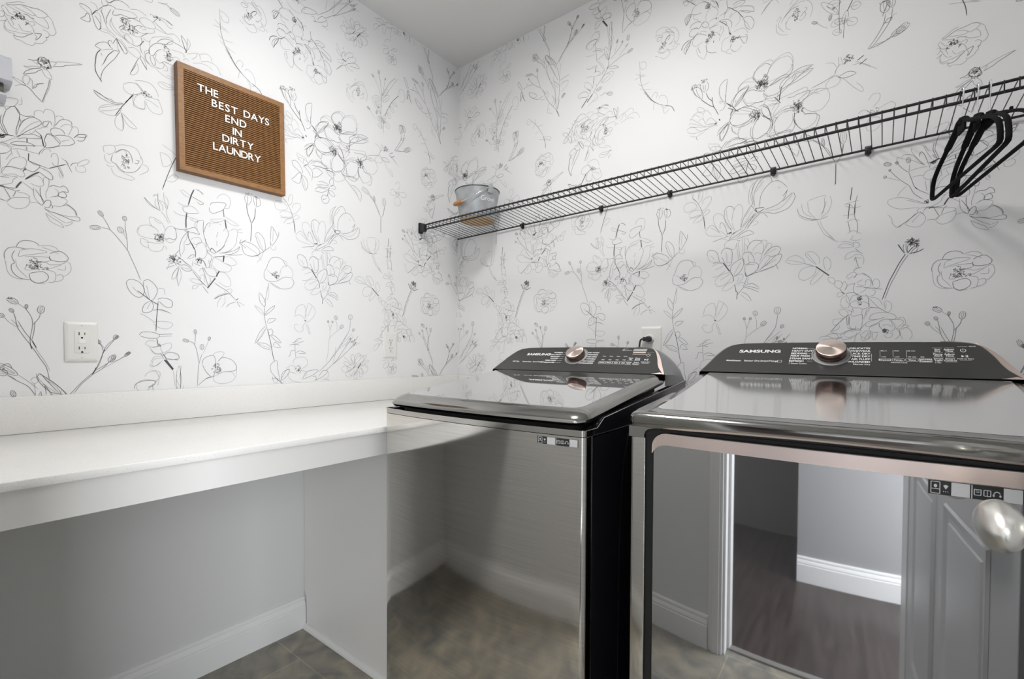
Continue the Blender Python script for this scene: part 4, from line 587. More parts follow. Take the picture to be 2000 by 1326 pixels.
def print_paper(bm, place, umin, umax, zmin, zmax, off):
    """draw the repeat on a wall; place(u,z)->Vector, u along the wall"""
    for ku in range(-3, 4):
        for kz in (-1, 0, 1, 2):
            for w, q in STROKES:
                du, dz = ku*WREP - off, kz*VREP
                us = [p[0]+du for p in q]; zs = [p[1]+dz for p in q]
                if max(us) < umin or min(us) > umax or max(zs) < zmin or min(zs) > zmax: continue
                h = INKW[w]; L = []; n = len(q)
                for i in range(n):
                    a = max(0, i-1); c = min(n-1, i+1)
                    tx, tz = us[c]-us[a], zs[c]-zs[a]; l = math.hypot(tx, tz) or 1
                    nx, nz = -tz/l, tx/l
                    k = h*(.35 if (i in (0, n-1) and n > 3) else 1)
                    L.append(((us[i], zs[i]), (us[i]+nx*k, zs[i]+nz*k), (us[i]-nx*k, zs[i]-nz*k)))
                prev = None
                for c, a, b in L:
                    if umin+.002 < c[0] < umax-.002 and zmin < c[1] < zmax-.002:
                        cur = (bm.verts.new(place(*a)), bm.verts.new(place(*b)))
                        if prev:
                            try:
                                f = bm.faces.new((prev[0], prev[1], cur[1], cur[0])); f.material_index = INKM[w]
                            except ValueError: pass
                        prev = cur
                    else: prev = None

HC = 2.7171                     # ceiling height
YF = -1.93; XR = 2.42           # inner faces of the front wall (doorway) and right wall
DX0, DX1, DH = 1.385, 2.075, 2.05   # doorway
PM = [M['paper'], M['ink1'], M['ink2'], M['ink3'], M['paint']]
bm = B(); box(bm, -.1, 0, YF-.1, .1, .93, HC); box(bm, -.1, 0, YF-.1, .1, 0, .93, mi=4)
print_paper(bm, lambda u, z: Vector((.0004, u, z)), YF, 0, 1.0, HC, 2.2657)
struct('wall_left', bm, PM, 0)
bm = B(); box(bm, 0, XR+.1, 0, .1, .93, HC); box(bm, 0, XR+.1, 0, .1, 0, .93, mi=4)
print_paper(bm, lambda u, z: Vector((u, -.0004, z)), 0, XR, 1.0, HC, 0)
struct('wall_back', bm, PM, 0)
bm = B(); box(bm, XR, XR+.1, YF-.1, 0, .93, HC); box(bm, XR, XR+.1, YF-.1, 0, 0, .93, mi=4)
print_paper(bm, lambda u, z: Vector((XR-.0004, -u, z)), 0, -YF, 1.0, HC, .5)
struct('wall_right', bm, PM, 0)
bm = B(); box(bm, 0, DX0, YF-.12, YF, 0, HC); box(bm, DX1, XR, YF-.12, YF, 0, HC); box(bm, DX0, DX1, YF-.12, YF, DH, HC)
struct('wall_front', bm, M['paint'], 0)
struct('floor', box(B(), 0, XR, YF-.06, 0, -.05, 0), M['tile'], 0)
struct('ceiling', box(B(), -.1, XR+.1, YF-.12, .1, HC, HC+.1), M['ceiling'], 0)
# hall behind the camera (seen mirrored in the dryer door)
YH = -2.95
bm = B(); box(bm, -.4, 1.02, YH-.1, YH+.06, 0, HC); box(bm, 1.62, 3.3, YH-.1, YH+.14, 0, HC); box(bm, 1.02, 1.62, YH-.1, YH+.06, DH, HC)
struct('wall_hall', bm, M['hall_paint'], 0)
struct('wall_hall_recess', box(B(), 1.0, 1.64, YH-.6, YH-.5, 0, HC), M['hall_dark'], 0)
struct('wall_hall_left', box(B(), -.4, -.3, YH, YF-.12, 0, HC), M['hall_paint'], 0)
struct('wall_hall_right', box(B(), 3.2, 3.3, YH, YF-.12, 0, HC), M['hall_paint'], 0)
struct('wall_hall_front', box(B(), XR+.1, 3.2, YF-.14, YF-.12, 0, HC), M['hall_paint'], 0)
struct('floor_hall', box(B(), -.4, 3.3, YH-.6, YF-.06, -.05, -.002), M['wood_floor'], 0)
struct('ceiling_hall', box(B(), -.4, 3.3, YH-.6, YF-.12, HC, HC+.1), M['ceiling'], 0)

BASEP = [(0, 0), (.015, 0), (.015, .088), (.0125, .0905), (.0125, .093), (.0135, .096), (.0115, .106), (.0075, .1115), (.0075, .115), (.0085, .118), (.0065, .1255), (.003, .1275), (0, .1275)]
def baseboard(name, p0, p1, nrm):
    p0, p1, nrm = Vector(p0), Vector(p1), Vector(nrm)
    bm = B(); prism(bm, BASEP, lambda a, b: p0 + nrm*a + Vector((0, 0, b)), lambda a, b: p1 + nrm*a + Vector((0, 0, b)))
    return struct(name, bm, M['white'], 25)
baseboard('baseboard_left', (0, YF, 0), (0, -.902, 0), (1, 0, 0))
baseboard('baseboard_front', (0.016, YF, 0), (DX0-.066, YF, 0), (0, 1, 0))
baseboard('baseboard_hall', (1.62, YH+.14, 0), (3.19, YH+.14, 0), (0, 1, 0))
def casing(name, x0, x1, z0, z1, flip=False):
    bm = B()
    y = YF
    w = x1-x0
    if not flip:
        for a, b, t in ((0, .16, .010), (.16, .30, .015), (.30, .80, .018), (.80, 1., .012)):
            a2, b2 = x0+w*a, x0+w*b
            box(bm, a2, b2, y, y+t, z0, z1, .0012, 1)
    else:
        h = z1-z0
        for a, b, t in ((0, .2, .012), (.2, .7, .018), (.7, .84, .015), (.84, 1., .010)):
            box(bm, x0, x1, y, y+t, z0+h*a, z0+h*b, .0012, 1)
    return struct(name, bm, M['white'])
casing('trim_1', DX0-.064, DX0, 0, DH+.064); casing('trim_2', DX1, DX1+.064, 0, DH+.064); casing('trim_3', DX0, DX1, DH, DH+.064, True)
bm = B(); box(bm, DX0, DX0+.012, YF-.12, YF, 0, DH); box(bm, DX0+.012, DX0+.024, YF-.085, YF-.045, 0, DH, .001)
box(bm, DX1-.012, DX1, YF-.12, YF, 0, DH); box(bm, DX0, DX1, YF-.12, YF, DH-.012, DH)
struct('trim_4', bm, M['white'])
struct('trim_5', box(B(), DX0, DX1, YF-.075, YF-.045, 0, .008, .003), M['hall_dark'])

# open door leaf, hinged at the right jamb and swung into the room
door = empty('door_1', (2.066, YF+.005, 0)); door['kind'] = 'structure'
dd = Vector((2.056-2.066, -1.015-(YF+.005), 0)); DL = dd.length; door.rotation_euler = (0, 0, math.atan2(dd.y, dd.x))
# local x runs along the leaf, +y is the face towards the camera
bm = B(); box(bm, 0, DL, -.035, 0, .012, 2.03, .001, 1)
for z0, z1 in ((.24, .82), (1.02, 1.90)):
    for x0, x1 in ((.11, DL/2-.05), (DL/2+.05, DL-.11)):
        outer = rrect(x0, x1, z0, z1, .001, 1)
        rs = []
        for ins, d in ((0, .0005), (.004, .006), (.014, .004), (.03, -.004), (.036, .0035), (.06, .0055)):
            rs.append([Vector((x, d, z)) for x, z in rrect(x0+ins, x1-ins, z0+ins, z1-ins, .001, 1)])
        loft(bm, rs, cap0=False)
obj('leaf', bm, M['door_paint'], door)
kx, kz = DL-.074, .938
bm = B()
T = Matrix.Translation((kx, 0, kz)) @ Matrix.Rotation(-PI/2, 4, 'X')
lathe(bm, [(0, 0), (.033, 0), (.033, .004), (.029, .008), (.014, .011), (.011, .014), (.0105, .034), (.013, .040), (0, .040)], mat4=T, n=32)
kb = obj('knob_rose', bm, M['nickel'], door)
bm = B(); rs = []
for i in range(1, 24):
    a = PI*i/24; rad = math.sin(a); t = -math.cos(a)
    # egg: long axis along the leaf
    rs.append([Vector((kx + .054*rad*math.cos(b), .060 + .0235*t, kz + .0300*rad*math.sin(b)*abs(math.sin(b))**.2)) for b in [2*PI*k/40 for k in range(40)]])
loft(bm, rs)
obj('door_knob', bm, M['nickel'], door, 60)['label'] = 'egg-shaped satin nickel door knob'

# ------------------------------------------------------------------ counter along the left wall
CT = empty('countertop', (0, 0, .896), label='off-white speckled quartz countertop running along the left wall to the corner', cat='countertop')
bm = B(); box(bm, .001, .675, YF+.001, -.002, 0, .018, .0022, 3); obj('slab', bm, M['quartz'], CT)
bm = B(); box(bm, .001, .021, YF+.001, -.002, .0185, .1196, .0015, 2); box(bm, .0215, .655, -.021, -.002, .0185, .1196, .0015, 2)
obj('backsplash', bm, M['quartz'], CT)
CB = empty('counter_support', (0, 0, 0), label='white painted apron and end panel carrying the pale countertop', cat='counter frame')
bm = B(); box(bm, .632, .650, YF+.001, -.86, .822, .8955, .001, 1); obj('apron', bm, M['warmwhite'], CB)
bm = B()
out = [(.0025, .8215), (.0025, .150), (.0165, .128), (.0165, .001), (.63, .001), (.63, .8215)]
prism(bm, out, lambda a, b: Vector((a, -.900, b)), lambda a, b: Vector((a, -.882, b)))
obj('end_panel', bm, M['warmwhite'], CB, 0)
bm = B()
q = [(0, 0), (.017, 0)] + [(.017*math.cos(R(a)), .017*math.sin(R(a))) for a in (0, 20, 40, 60, 80, 90)][1:]
prism(bm, q, lambda a, b: Vector((.0165, -.9005-a, .001+b)), lambda a, b: Vector((.63, -.9005-a, .001+b)))
obj('shoe_moulding', bm, M['warmwhite'], CB, 40)

# ------------------------------------------------------------------ electrical outlets
def plate(bm, w, h, t=.006):
    rs = [[Vector((x, 0, z)) for x, z in rrect(-w/2+i, w/2-i, -h/2+i, h/2-i, .003, 3)] for i in (0,)]
    rs.append([Vector((x, -t*.45, z)) for x, z in rrect(-w/2, w/2, -h/2, h/2, .003, 3)])
    rs.append([Vector((x, -t*.9, z)) for x, z in rrect(-w/2+.004, w/2-.004, -h/2+.004, h/2-.004, .003, 3)])
    rs.append([Vector((x, -t, z)) for x, z in rrect(-w/2+.009, w/2-.009, -h/2+.009, h/2-.009, .003, 3)])
    loft(bm, rs); return bm
def slots(zc, y, par):
    obj('slot', box(B(), -.0075, -.0055, y-.0006, y, zc-.001, zc+.008), M['slot'], par)
    obj('slot', box(B(), .0055, .0072, y-.0006, y, zc, zc+.007), M['slot'], par)
    obj('ground_hole', lathe(B(), [(0, -.0006), (.0026, -.0006), (.0026, 0)], axis=1, centre=(0, y, zc-.0085), n=12), M['slot'], par)
# local frame: x along wall, -y out of wall
G = empty('decorator_outlet', (0, -1.587, 1.1705), R(90), 'white plate with a rectangular test-button outlet above the counter, nearest the left edge', 'outlet')
obj('cover_plate', plate(B(), .0755, .117, .0075), M['plate'], G)
bm = B(); box(bm, -.0168, .0168, -.0090, -.0070, -.0335, .0335, .0008, 2); fc = obj('receptacle', bm, M['plate'], G)
slots(.020, -.0090, fc); slots(-.0225, -.0090, fc)
bm = B(); box(bm, -.0075, .0075, -.0100, -.0090, -.0058, .0058, .0006, 1); obj('test_button', bm, M['warmwhite'], fc)
obj('screw', box(B(), -.0014, .0014, -.0081, -.0074, .0475, .0489), M['print_dim'], G)
obj('screw', box(B(), -.0022, .0022, -.0081, -.0074, -.0483, -.0475), M['print_dim'], G)
G = empty('duplex_outlet', (0, -.465, 1.176), R(90), 'small white plate with two round-bottomed sockets, above the backsplash near the corner', 'outlet')
obj('cover_plate', plate(B(), .082, .124, .006), M['plate'], G)
for zc in (.0195, -.0195):
    out = [(.0168*math.cos(a), max(-.0135, min(.0135, .0168*math.sin(a)))) for a in [2*PI*k/32 for k in range(32)]]
    bm = B(); prism(bm, out, lambda a, b: Vector((a, -.0055, zc+b)), lambda a, b: Vector((a, -.0082, zc+b)))
    fc = obj('receptacle', bm, M['plate'], G)
    slots(zc, -.0082, fc)
bm = B(); lathe(bm, [(0, -.0015), (.003, -.0012), (.003, 0)], axis=1, centre=(0, -.0058, 0), n=14); obj('screw', bm, M['print_dim'], G)
G = empty('appliance_outlet', (1.1225, 0, 1.190), 0, 'white outlet plate with one round socket on the wall behind the washer', 'outlet')
obj('cover_plate', plate(B(), .086, .124, .006), M['plate'], G)
bm = B(); lathe(bm, [(0, -.011), (.0165, -.011), (.0185, -.009), (.0185, -.004)], axis=1, centre=(-.004, 0, .012), n=32); obj('receptacle', bm, M['white'], G)
PL = empty('power_plug', (1.1225-.004, -.0112, 1.202), 0, 'black right-angle plug and cord pushed into the socket above the washer', 'plug')
bm = B()
rs = []
for t, a, b in ((0, .0125, .0115), (-.006, .0135, .0125), (-.016, .0125, .0115), (-.022, .0095, .009)):
    rs.append([Vector((a*math.cos(k), t, b*math.sin(k))) for k in [2*PI*i/20 for i in range(20)]])
loft(bm, rs); box(bm, -.022, 0, -.019, -.003, -.0085, .0085, .003, 2)
obj('plug_body', bm, M['rubber'], PL)
bm = B(); sweep(bm, catmull([(-.018, -.011, 0), (-.028, -.012, -.001), (-.034, -.013, -.010), (-.036, -.014, -.03), (-.037, -.015, -.07), (-.034, -.02, -.14)], 5), .0038, 8)
obj('cord', bm, M['rubber'], PL)

# ------------------------------------------------------------------ letter board
SG = empty('letter_board', (0, -1.1662, 1.9285), R(90), 'square brown wooden letter board with white letters, hung on the left wall', 'sign')
SG.rotation_euler = (0, R(-.7), R(90))
w2 = .178
bm = B()
rs = [[Vector((x, y, z)) for x, z in rrect(-w2, w2, -w2, w2, .0015, 2)] for y in (-.001, -.0285)]
rs.append([Vector((x, -.030, z)) for x, z in rrect(-w2+.0015, w2-.0015, -w2+.0015, w2-.0015, .0015, 2)])
fi = w2 - .0185
V0 = loft(bm, rs, cap1=False, mis=[1, 1])
inner = [[Vector((x, y, z)) for x, z in rrect(-fi, fi, -fi, fi, .0010, 2)] for y in (-.030, -.022)]
loft(bm, [rs[-1]] + inner, cap0=False, cap1=True)
bmesh.ops.remove_doubles(bm, verts=bm.verts, dist=1e-6)
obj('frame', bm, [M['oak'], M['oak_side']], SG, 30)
bm = B(); pitch = (2*fi)/46
for i in range(46):
    z = -fi + pitch*(i+.5)
    pr = [(-.0225, -.0019), (-.0285, -.0016), (-.0292, -.0008), (-.0292, .0008), (-.0285, .0016), (-.0225, .0019)]
    prism(bm, pr, lambda a, b: Vector((-fi+.0005, a, z+b)), lambda a, b: Vector((fi-.0005, a, z+b)))
obj('grooved_panel', bm, M['oak'], SG, 30)
def letters(s, y0, y1, z0, cap=.0262):
    """one object per letter, fitted between y0 and y1 on the wall"""
    sz = cap/.729
    ws = []
    bms = []
    for ch in s:
        t = B(); text_into(t, ch, Matrix.Identity(4), sz, .0012, .0003)
        xs = [v.co.x for v in t.verts]; ws.append((min(xs), max(xs))); bms.append(t)
    tot = sum(b-a for a, b in ws); gap = ((y1-y0) - tot)/max(1, len(s)-1)
    x = y0 + 1.1662
    for t, (a, b) in zip(bms, ws):
        zc = z0 - 1.9285
        bmesh.ops.transform(t, matrix=Matrix.Translation((x-a, -.0316, zc)) @ Matrix.Rotation(PI/2, 4, 'X'), verts=t.verts)
        obj('letter', t, M['letter'], SG, 30); x += (b-a) + gap
letters('THE', -1.2865, -1.2221, 2.0310)
letters('BEST', -1.2434, -1.1594, 1.9960); letters('DAYS', -1.1391, -1.0483, 1.9980)
letters('END', -1.2007, -1.1300, 1.9585); letters('IN', -1.1775, -1.1470, 1.9215)
letters('DIRTY', -1.2117, -1.1059, 1.8870); letters('LAUNDRY', -1.2418, -1.0809, 1.8485)

# ------------------------------------------------------------------ wall holder at the left edge
G = empty('wall_holder', (0, -1.7985, 1.838), R(90), 'grey plastic wall holder with a dark ribbed grip, cut by the left edge', 'holder')
bm = B()
prism(bm, [(-.001, 0), (-.052, 0), (-.060, .004), (-.058, .020), (-.052, .058), (-.044, .070), (-.030, .076), (-.001, .076)], lambda a, b: Vector((-.09, a, b+.012)), lambda a, b: Vector((.072, a, b+.012)))
obj('hood', bm, M['grey_plastic'], G, 40)
bm = B(); box(bm, -.085, .058, -.040, -.001, -.014, .0118, .003, 2); obj('grip', bm, M['dark_pad'], G)
bm = B(); prism(bm, [(-.001, 0), (-.034, 0), (-.044, .010), (-.044, .016), (-.001, .016)], lambda a, b: Vector((-.09, a, b-.0302)), lambda a, b: Vector((.062, a, b-.0302))); obj('lower_lip', bm, M['grey_plastic'], G, 30)

# ------------------------------------------------------------------ wire shelf on the back wall
def zr(x): return 1.769 + .0148*x
def zf(x): return 1.7895 + .0048*x
SX0, SX1, SYF, SYR = .012, 2.40, -.275, -.013
SH = empty('wire_shelf', (0, 0, 0), label='long black wire shelf along the back wall above the washer and dryer', cat='shelf')
def railobj(name, p0, p1, r): return obj(name, sweep(B(), [p0, p1], r, 10), M['black'], SH, 50)
railobj('front_top_rail', (SX0+.03, SYF, zf(0)), (SX1, SYF, zf(SX1)), .0036)
railobj('front_lower_rail', (SX0+.03, SYF+.001, zf(0)-.0225), (SX1, SYF+.001, zf(SX1)-.0225), .0040)
railobj('rear_rail', (SX0, SYR, zr(0)), (SX1, SYR, zr(SX1)), .0034)
bm = B(); x = 0.0190; k = 0
while x < SX1:
    z0, z1 = zr(x)+.0030, zf(x)+.0046
    a = .0013
    xx = max(x, .05) if x < .05 else x
    sweep(bm, [(x, SYR-.002, z0), (x, SYF+.003, z1), (x, SYF-.003, z1-.0015), (x, SYF-.0040, z1-.006), (x, SYF-.0045, zf(x)-.027)] if x > .045 else [(x, SYR-.002, z0), (x, SYF+.004, z1)], .0014, 6)
    x += .0257
obj('cross_wires', bm, M['black'], SH, 50)
bm = B(); box(bm, .0015, .007, SYF-.014, SYF+.014, zf(0)-.040, zf(0)+.012, .002, 2)
box(bm, .007, .040, SYF-.0105, SYF+.0105, zf(0)-.034, zf(0)+.004, .003, 2)
prism(bm, [(.006, zf(0)+.003), (.006, zf(0)+.014), (.012, zf(0)+.013), (.034, zf(0)+.003)], lambda a, b: Vector((a, SYF-.010, b)), lambda a, b: Vector((a, SYF-.006, b)))
prism(bm, [(.006, zf(0)+.003), (.006, zf(0)+.014), (.012, zf(0)+.013), (.034, zf(0)+.003)], lambda a, b: Vector((a, SYF+.006, b)), lambda a, b: Vector((a, SYF+.010, b)))
obj('end_bracket', bm, M['rubber'], SH)
for cx in (.455, .890, 1.196, 1.5645, 1.834, 2.25):
    bm = B(); z = zr(cx)
    box(bm, cx-.0085, cx+.0085, -.005, -.0008, z-.012, z+.014, .001, 1)
    sweep(bm, [(cx, -.004, z+.008), (cx, -.013, z+.0075), (cx, -.0195, z+.002), (cx, -.019, z-.004), (cx, -.012, z-.0085), (cx, -.003, z-.008)], .0042, 8, sec=(1.7, .55))
    lathe(bm, [(0, -.004), (.0045, -.004), (.0055, 0), (.0055, .004)], axis=1, centre=(cx, -.006, z-.012), n=12)
    obj('wall_clip', bm, M['rubber'], SH)

# ------------------------------------------------------------------ bucket
BK = empty('bucket', (.289, -.158, 1.7905), 0, 'grey metal bucket with wooden bail grip on the left end of the shelf', 'bucket')
bm = B(); RB, RT, HB = .0865, .1085, .143
lathe(bm, [(0, .004), (RB-.003, .004), (RB, .010), (RB, .011), (RT, HB), (RT-.0015, HB), (RB-.002, .012), (0, .012)], n=48)
obj('pail', bm, M['zinc'], BK, 40)
bm = B(); sweep(bm, [(RT*math.cos(2*PI*k/48), RT*math.sin(2*PI*k/48), HB) for k in range(48)], .0028, 8, closed=True); obj('rim', bm, M['zinc_rim'], BK, 60)
bm = B(); lathe(bm, [(0, 0), (RB-.001, 0), (RB-.001, .0038), (0, .0038)], n=48); obj('base_disc', bm, M['tan'], BK)
ea = R(-13)                     # direction of the ear that shows
def pol(a, r, z): return Vector((r*math.cos(a), r*math.sin(a), z))
for a in (ea, ea+PI):
    bm = B()
    T = Matrix.Translation(pol(a, RT+.001, HB-.004)) @ Matrix.Rotation(a, 4, 'Z')
    out = [(-.016, -.026), (.016, -.026), (.013, .002), (.006, .0150), (-.006, .0150), (-.013, .002)]
    prism(bm, out, lambda p, q: T @ Vector((0+.004*(q+.026)/.04, p, q)), lambda p, q: T @ Vector((.0025+.004*(q+.026)/.04, p, q)))
    for t in (-.008, .008): lathe(bm, [(.003, 0), (.003, .001), (0, .002)], mat4=T @ Matrix.Translation((.0028, t, -.018)) @ Matrix.Rotation(PI/2, 4, 'Y'), n=10)
    obj('ear', bm, M['zinc'], BK)
pd = ea - PI/2                   # the bail hangs to this side
pts = []
for i in range(0, 19):
    t = PI*i/18; c = math.cos(t); s = math.sin(t)
    rr = RT+.006
    base = Vector((math.cos(ea)*c*rr, math.sin(ea)*c*rr, 0)) + Vector((math.cos(pd), math.sin(pd), 0))*(s*(rr+.006))
    pts.append(base + Vector((0, 0, HB+.004 - .084*s)))
bm = B(); sweep(bm, pts, .0016, 8); obj('bail_wire', bm, M['chrome'], BK, 60)
bm = B(); g0, g1 = pts[7], pts[11]; ax = (g1-g0); L = ax.length
T = Matrix.Translation((g0+g1)/2) @ ax.to_track_quat('Z', 'Y').to_matrix().to_4x4()
lathe(bm, [(.0016, -.034), (.0055, -.034), (.0095, -.026), (.0118, -.012), (.0122, 0), (.0118, .012), (.0095, .026), (.0055, .034), (.0016, .034)], mat4=T, n=20)
obj('wooden_grip', bm, M['grip'], BK, 50)
bm = B(); tc_ = R(-20)
def wr(co):
    z = .078 + co.y; rad = RB + (RT-RB)*(z-.011)/(HB-.011) + .0006
    a = tc_ + (co.x-.033)/rad
    return Vector((rad*math.cos(a), rad*math.sin(a), z))
text_into(bm, 'Grove', None, .030, 0, .0002, warp=wr); obj('lettering', bm, M['print'], BK, 0)

# ------------------------------------------------------------------ hangers
def hanger(x, roll, label):
    z = zf(x)+.0046; G = empty('coat_hanger', (x, SYF, z), R(roll), label, 'hanger', 'hangers on the wire shelf')
    # local: y across, z down from the rail
    bm = B(); pts = [(0, .007, -.012), (0, .0072, .001)]
    for a in range(0, 181, 20): pts.append((0, .0072*math.cos(R(a)), .0010+.0072*math.sin(R(a))))
    pts += [(0, -.0072, -.006), (0, -.004, -.022), (0, 0, -.034), (0, 0, -.078)]
    sweep(bm, pts, .0017, 8); obj('hook', bm, M['chrome'], G, 60)
    bm = B()
    sh = [(.0, -.072), (.018, -.075), (.034, -.086), (.060, -.097), (.105, -.113), (.150, -.130), (.183, -.146), (.2035, -.163), (.2120, -.185), (.2135, -.199)]
    top = catmull([(a, b) for a, b in sh], 4)
    path = [(0, -a, b) for a, b in reversed(top)] + [(0, a, b) for a, b in top[1:]]
    path += [(0, .2135, -.205), (0, .2085, -.2105)] + [(0, y, -.2125) for y in (.19, .1, 0, -.1, -.19)] + [(0, -.2085, -.2105), (0, -.2135, -.205)]
    rad = []
    for p in path: rad.append(.0048 + (.0020 if (abs(p[1]) < .10 and p[2] > -.15) else 0))
    sweep(bm, path, rad, 10, closed=True, sec=(.75, 1.15))
    box(bm, -.0028, .0028, -.022, .022, -.104, -.078, .002, 2)
    lathe(bm, [(0, -.066), (.0062, -.067), (.0075, -.074), (.0075, -.084), (0, -.085)], n=14)
    # notches for straps
    for s_ in (-1, 1): box(bm, -.0028, .0028, s_*.118-.004, s_*.118+.004, -.117, -.108, .0015, 2)
    obj('shoulder_frame', bm, M['velvet'], G, 50)
hanger(2.028, 11, 'black velvet hanger with chrome hook, first of three, nearest the washer end of the shelf')
hanger(2.055, 7, 'black velvet hanger with chrome hook, between the two other hangers')
hanger(2.0765, 10, 'black velvet hanger with chrome hook, last of three, closest to the right edge')

# ------------------------------------------------------------------ washer and dryer
AW, AD = .685, .70
def front_y(x, bow, w=AW): t = x/w; return -bow*(1-(2*t-1)**2)
def plan(bow, x0=0, x1=AW, yb=AD, r=.010, n=28, ins=0., fins=0.):
    """plan outline of a body with a bowed front; counter-clockwise from back right"""
    x0 += ins; x1 -= ins
    out = [(x1, yb), (x0, yb)]
    pts = []
    for i in range(n+1):
        t = i/n; x = x0 + (x1-x0)*t
        d = min(x-x0, x1-x)
        y = front_y(x, bow) + fins
        if d < r: y += r - math.sqrt(max(0, r*r-(r-d)**2))
        pts.append((x, y))
    # denser near the ends
    e = []
    for k in range(0, 5):
        a = R(90*k/5); d = r*(1-math.cos(a)); e.append((d, r*(1-math.sin(a))))
    L = [(x0+d, front_y(x0+d, bow)+fins+dy) for d, dy in e]; Rr = [(x1-d, front_y(x1-d, bow)+fins+dy) for d, dy in reversed(e)]
    mid = [(x0+r+(x1-x0-2*r)*i/n, front_y(x0+r+(x1-x0-2*r)*i/n, bow)+fins) for i in range(n+1)]
    return out + L + mid + Rr
def zslope(y, z0, z1, y0, y1):
    t = max(0, min(1, (y-y0)/(y1-y0))); return z0+(z1-z0)*t

FACE = dict(yf=.51, zb=1.078, run=.078)
def face_frame(rise, zb=1.078, yf=.51, run=.105):
    L = math.hypot(rise, run); u = Vector((1, 0, 0)); v = Vector((0, run/L, rise/L)); n = Vector((0, -rise/L, run/L))
    return Matrix(((u.x, v.x, n.x, 0), (u.y, v.y, n.y, yf), (u.z, v.z, n.z, zb), (0, 0, 0, 1))), L
def arch(x0, x1, H, k=40, side=.10):
    """console face outline (x, v) from bottom left over the top to bottom right"""
    w = x1-x0
    left = catmull([(x0, 0), (x0+.018, .30*H), (x0+.037, .62*H), (x0+.060, .86*H), (x0+.090, .955*H), (x0+.15, .985*H), (x0+w/2, H)], 6)
    right = [(x0+x1-a, b) for a, b in reversed(left)][1:]
    return left + right
def console(root, rise, zb, yb, name='console'):
    Fm, L = face_frame(rise, zb)
    H = L
    A = arch(.004, AW-.004, H)
    n = len(A)
    def back(p, t):
        """sweep the face outline back to the base; t 0..1"""
        x, v = p; q = Fm @ Vector((x, v, 0))
        s = math.sin(t*PI/2); c = math.cos(t*PI/2)
        cx = AW/2
        xe = 0 if x < cx else AW
        kx_ = min(1, abs(x-cx)/(AW/2)); 
        fx = x + (xe-x)*(max(0, kx_-.62)/.38)*min(1, t*1.6)
        return Vector((fx, q.y + (yb-q.y)*s, (zb-.03) + (q.z-(zb-.03))*(c*.96+.04*(1-t))))
    bm = B()
    rings = []
    # bezel lip
    rings.append([Fm @ Vector((AW/2+(x-AW/2)*.988, .002+v*.975, 0)) for x, v in A])
    rings.append([Fm @ Vector((x, v, -.0004)) for x, v in A])
    for t in (.08, .2, .35, .5, .65, .8, .92, 1.0):
        rings.append([back(p, t) for p in A])
    loft(bm, rings, cap0=False, cap1=False, closed=False)
    # base skirt so the ends close
    V = [[Vector((p.x, p.y, p.z)) for p in r] for r in rings]
    for e in (0, -1):
        vs = [bm.verts.new(r[e]) for r in V[1:]]; lo = [bm.verts.new((r[e].x, r[e].y, zb-.035)) for r in V[1:]]
        for i in range(len(vs)-1):
            bm.faces.new((vs[i], vs[i+1], lo[i+1], lo[i]))
    c = obj(name, bm, M['panel_side'], root, 40)
    bm = B()
    loft(bm, [[Fm @ Vector((AW/2+(x-AW/2)*.988, .002+v*.975, -.0002)) for x, v in A], [Fm @ Vector((AW/2+(x-AW/2)*.982, .003+v*.965, .0008)) for x, v in A]], cap0=True, cap1=True)
    obj('control_panel', bm, M['panel_glass'], root, 20)
    # copper accent along the right end of the bezel
    bm = B(); m = len(A)
    prev = None
    for i, (x, v) in enumerate(A):
        if x < AW*.80: continue
        t = (x-AW*.80)/(AW*.2); w_ = .0005 + .0125*min(1, max(0, (t-.45)/.35))
        if v < .25*H: w_ *= (.35+.65*v/(.25*H))
        a = Vector((AW/2+(x-AW/2)*.9935, .001+v*.990, .0012)); dirn = Vector((AW*.5-x, H*.45-v, 0)).normalized()
        b = a + Vector((-w_*.9, -w_*.25, 0))
        cur = [bm.verts.new(Fm @ Vector((a.x, a.y, -.0005))), bm.verts.new(Fm @ Vector((a.x, a.y, .0024))), bm.verts.new(Fm @ Vector((b.x, b.y, .0020))), bm.verts.new(Fm @ Vector((b.x, b.y, -.0005)))]
        if prev:
            for j in range(4): bm.faces.new((prev[j], prev[(j+1) % 4], cur[(j+1) % 4], cur[j]))
        prev = cur
    # foot that curls inwards along the bottom edge
    xr = A[-1][0]
    for q0, q1, a0, a1 in ((-.006, -.030, .0085, .003),):
        vs = [Fm @ Vector((xr-.004, .0005, .0022)), Fm @ Vector((xr-.018, .0085, .0022)), Fm @ Vector((xr-.034, .0030, .0022)), Fm @ Vector((xr-.044, .0008, .0022)), Fm @ Vector((xr-.03, .0003, .0022))]
        bm.faces.new([bm.verts.new(p) for p in vs])
    obj('copper_accent', bm, M['copper'], root, 40)
    return Fm, H

def dial(root, Fm, u, v, rad=.034, tall=.026, rx=1.0):
    T = Fm @ Matrix.Translation((u, v, .001))
    bm = B(); lathe(bm, [(rad*1.27, 0), (rad*1.27, .0022), (rad*1.22, .0030), (rad*1.17, .0022), (rad*1.15, .0006), (0, .0006)], mat4=T, n=48)
    obj('dial_ring', bm, M['print_dim'], root, 40)
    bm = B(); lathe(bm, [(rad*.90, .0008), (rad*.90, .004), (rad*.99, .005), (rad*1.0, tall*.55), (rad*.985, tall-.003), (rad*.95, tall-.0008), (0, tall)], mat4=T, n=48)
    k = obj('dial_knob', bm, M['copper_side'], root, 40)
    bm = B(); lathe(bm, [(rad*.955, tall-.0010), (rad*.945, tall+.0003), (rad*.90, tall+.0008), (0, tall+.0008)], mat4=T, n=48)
    return obj('dial_cap', bm, M['copper_cap'], k, 30)

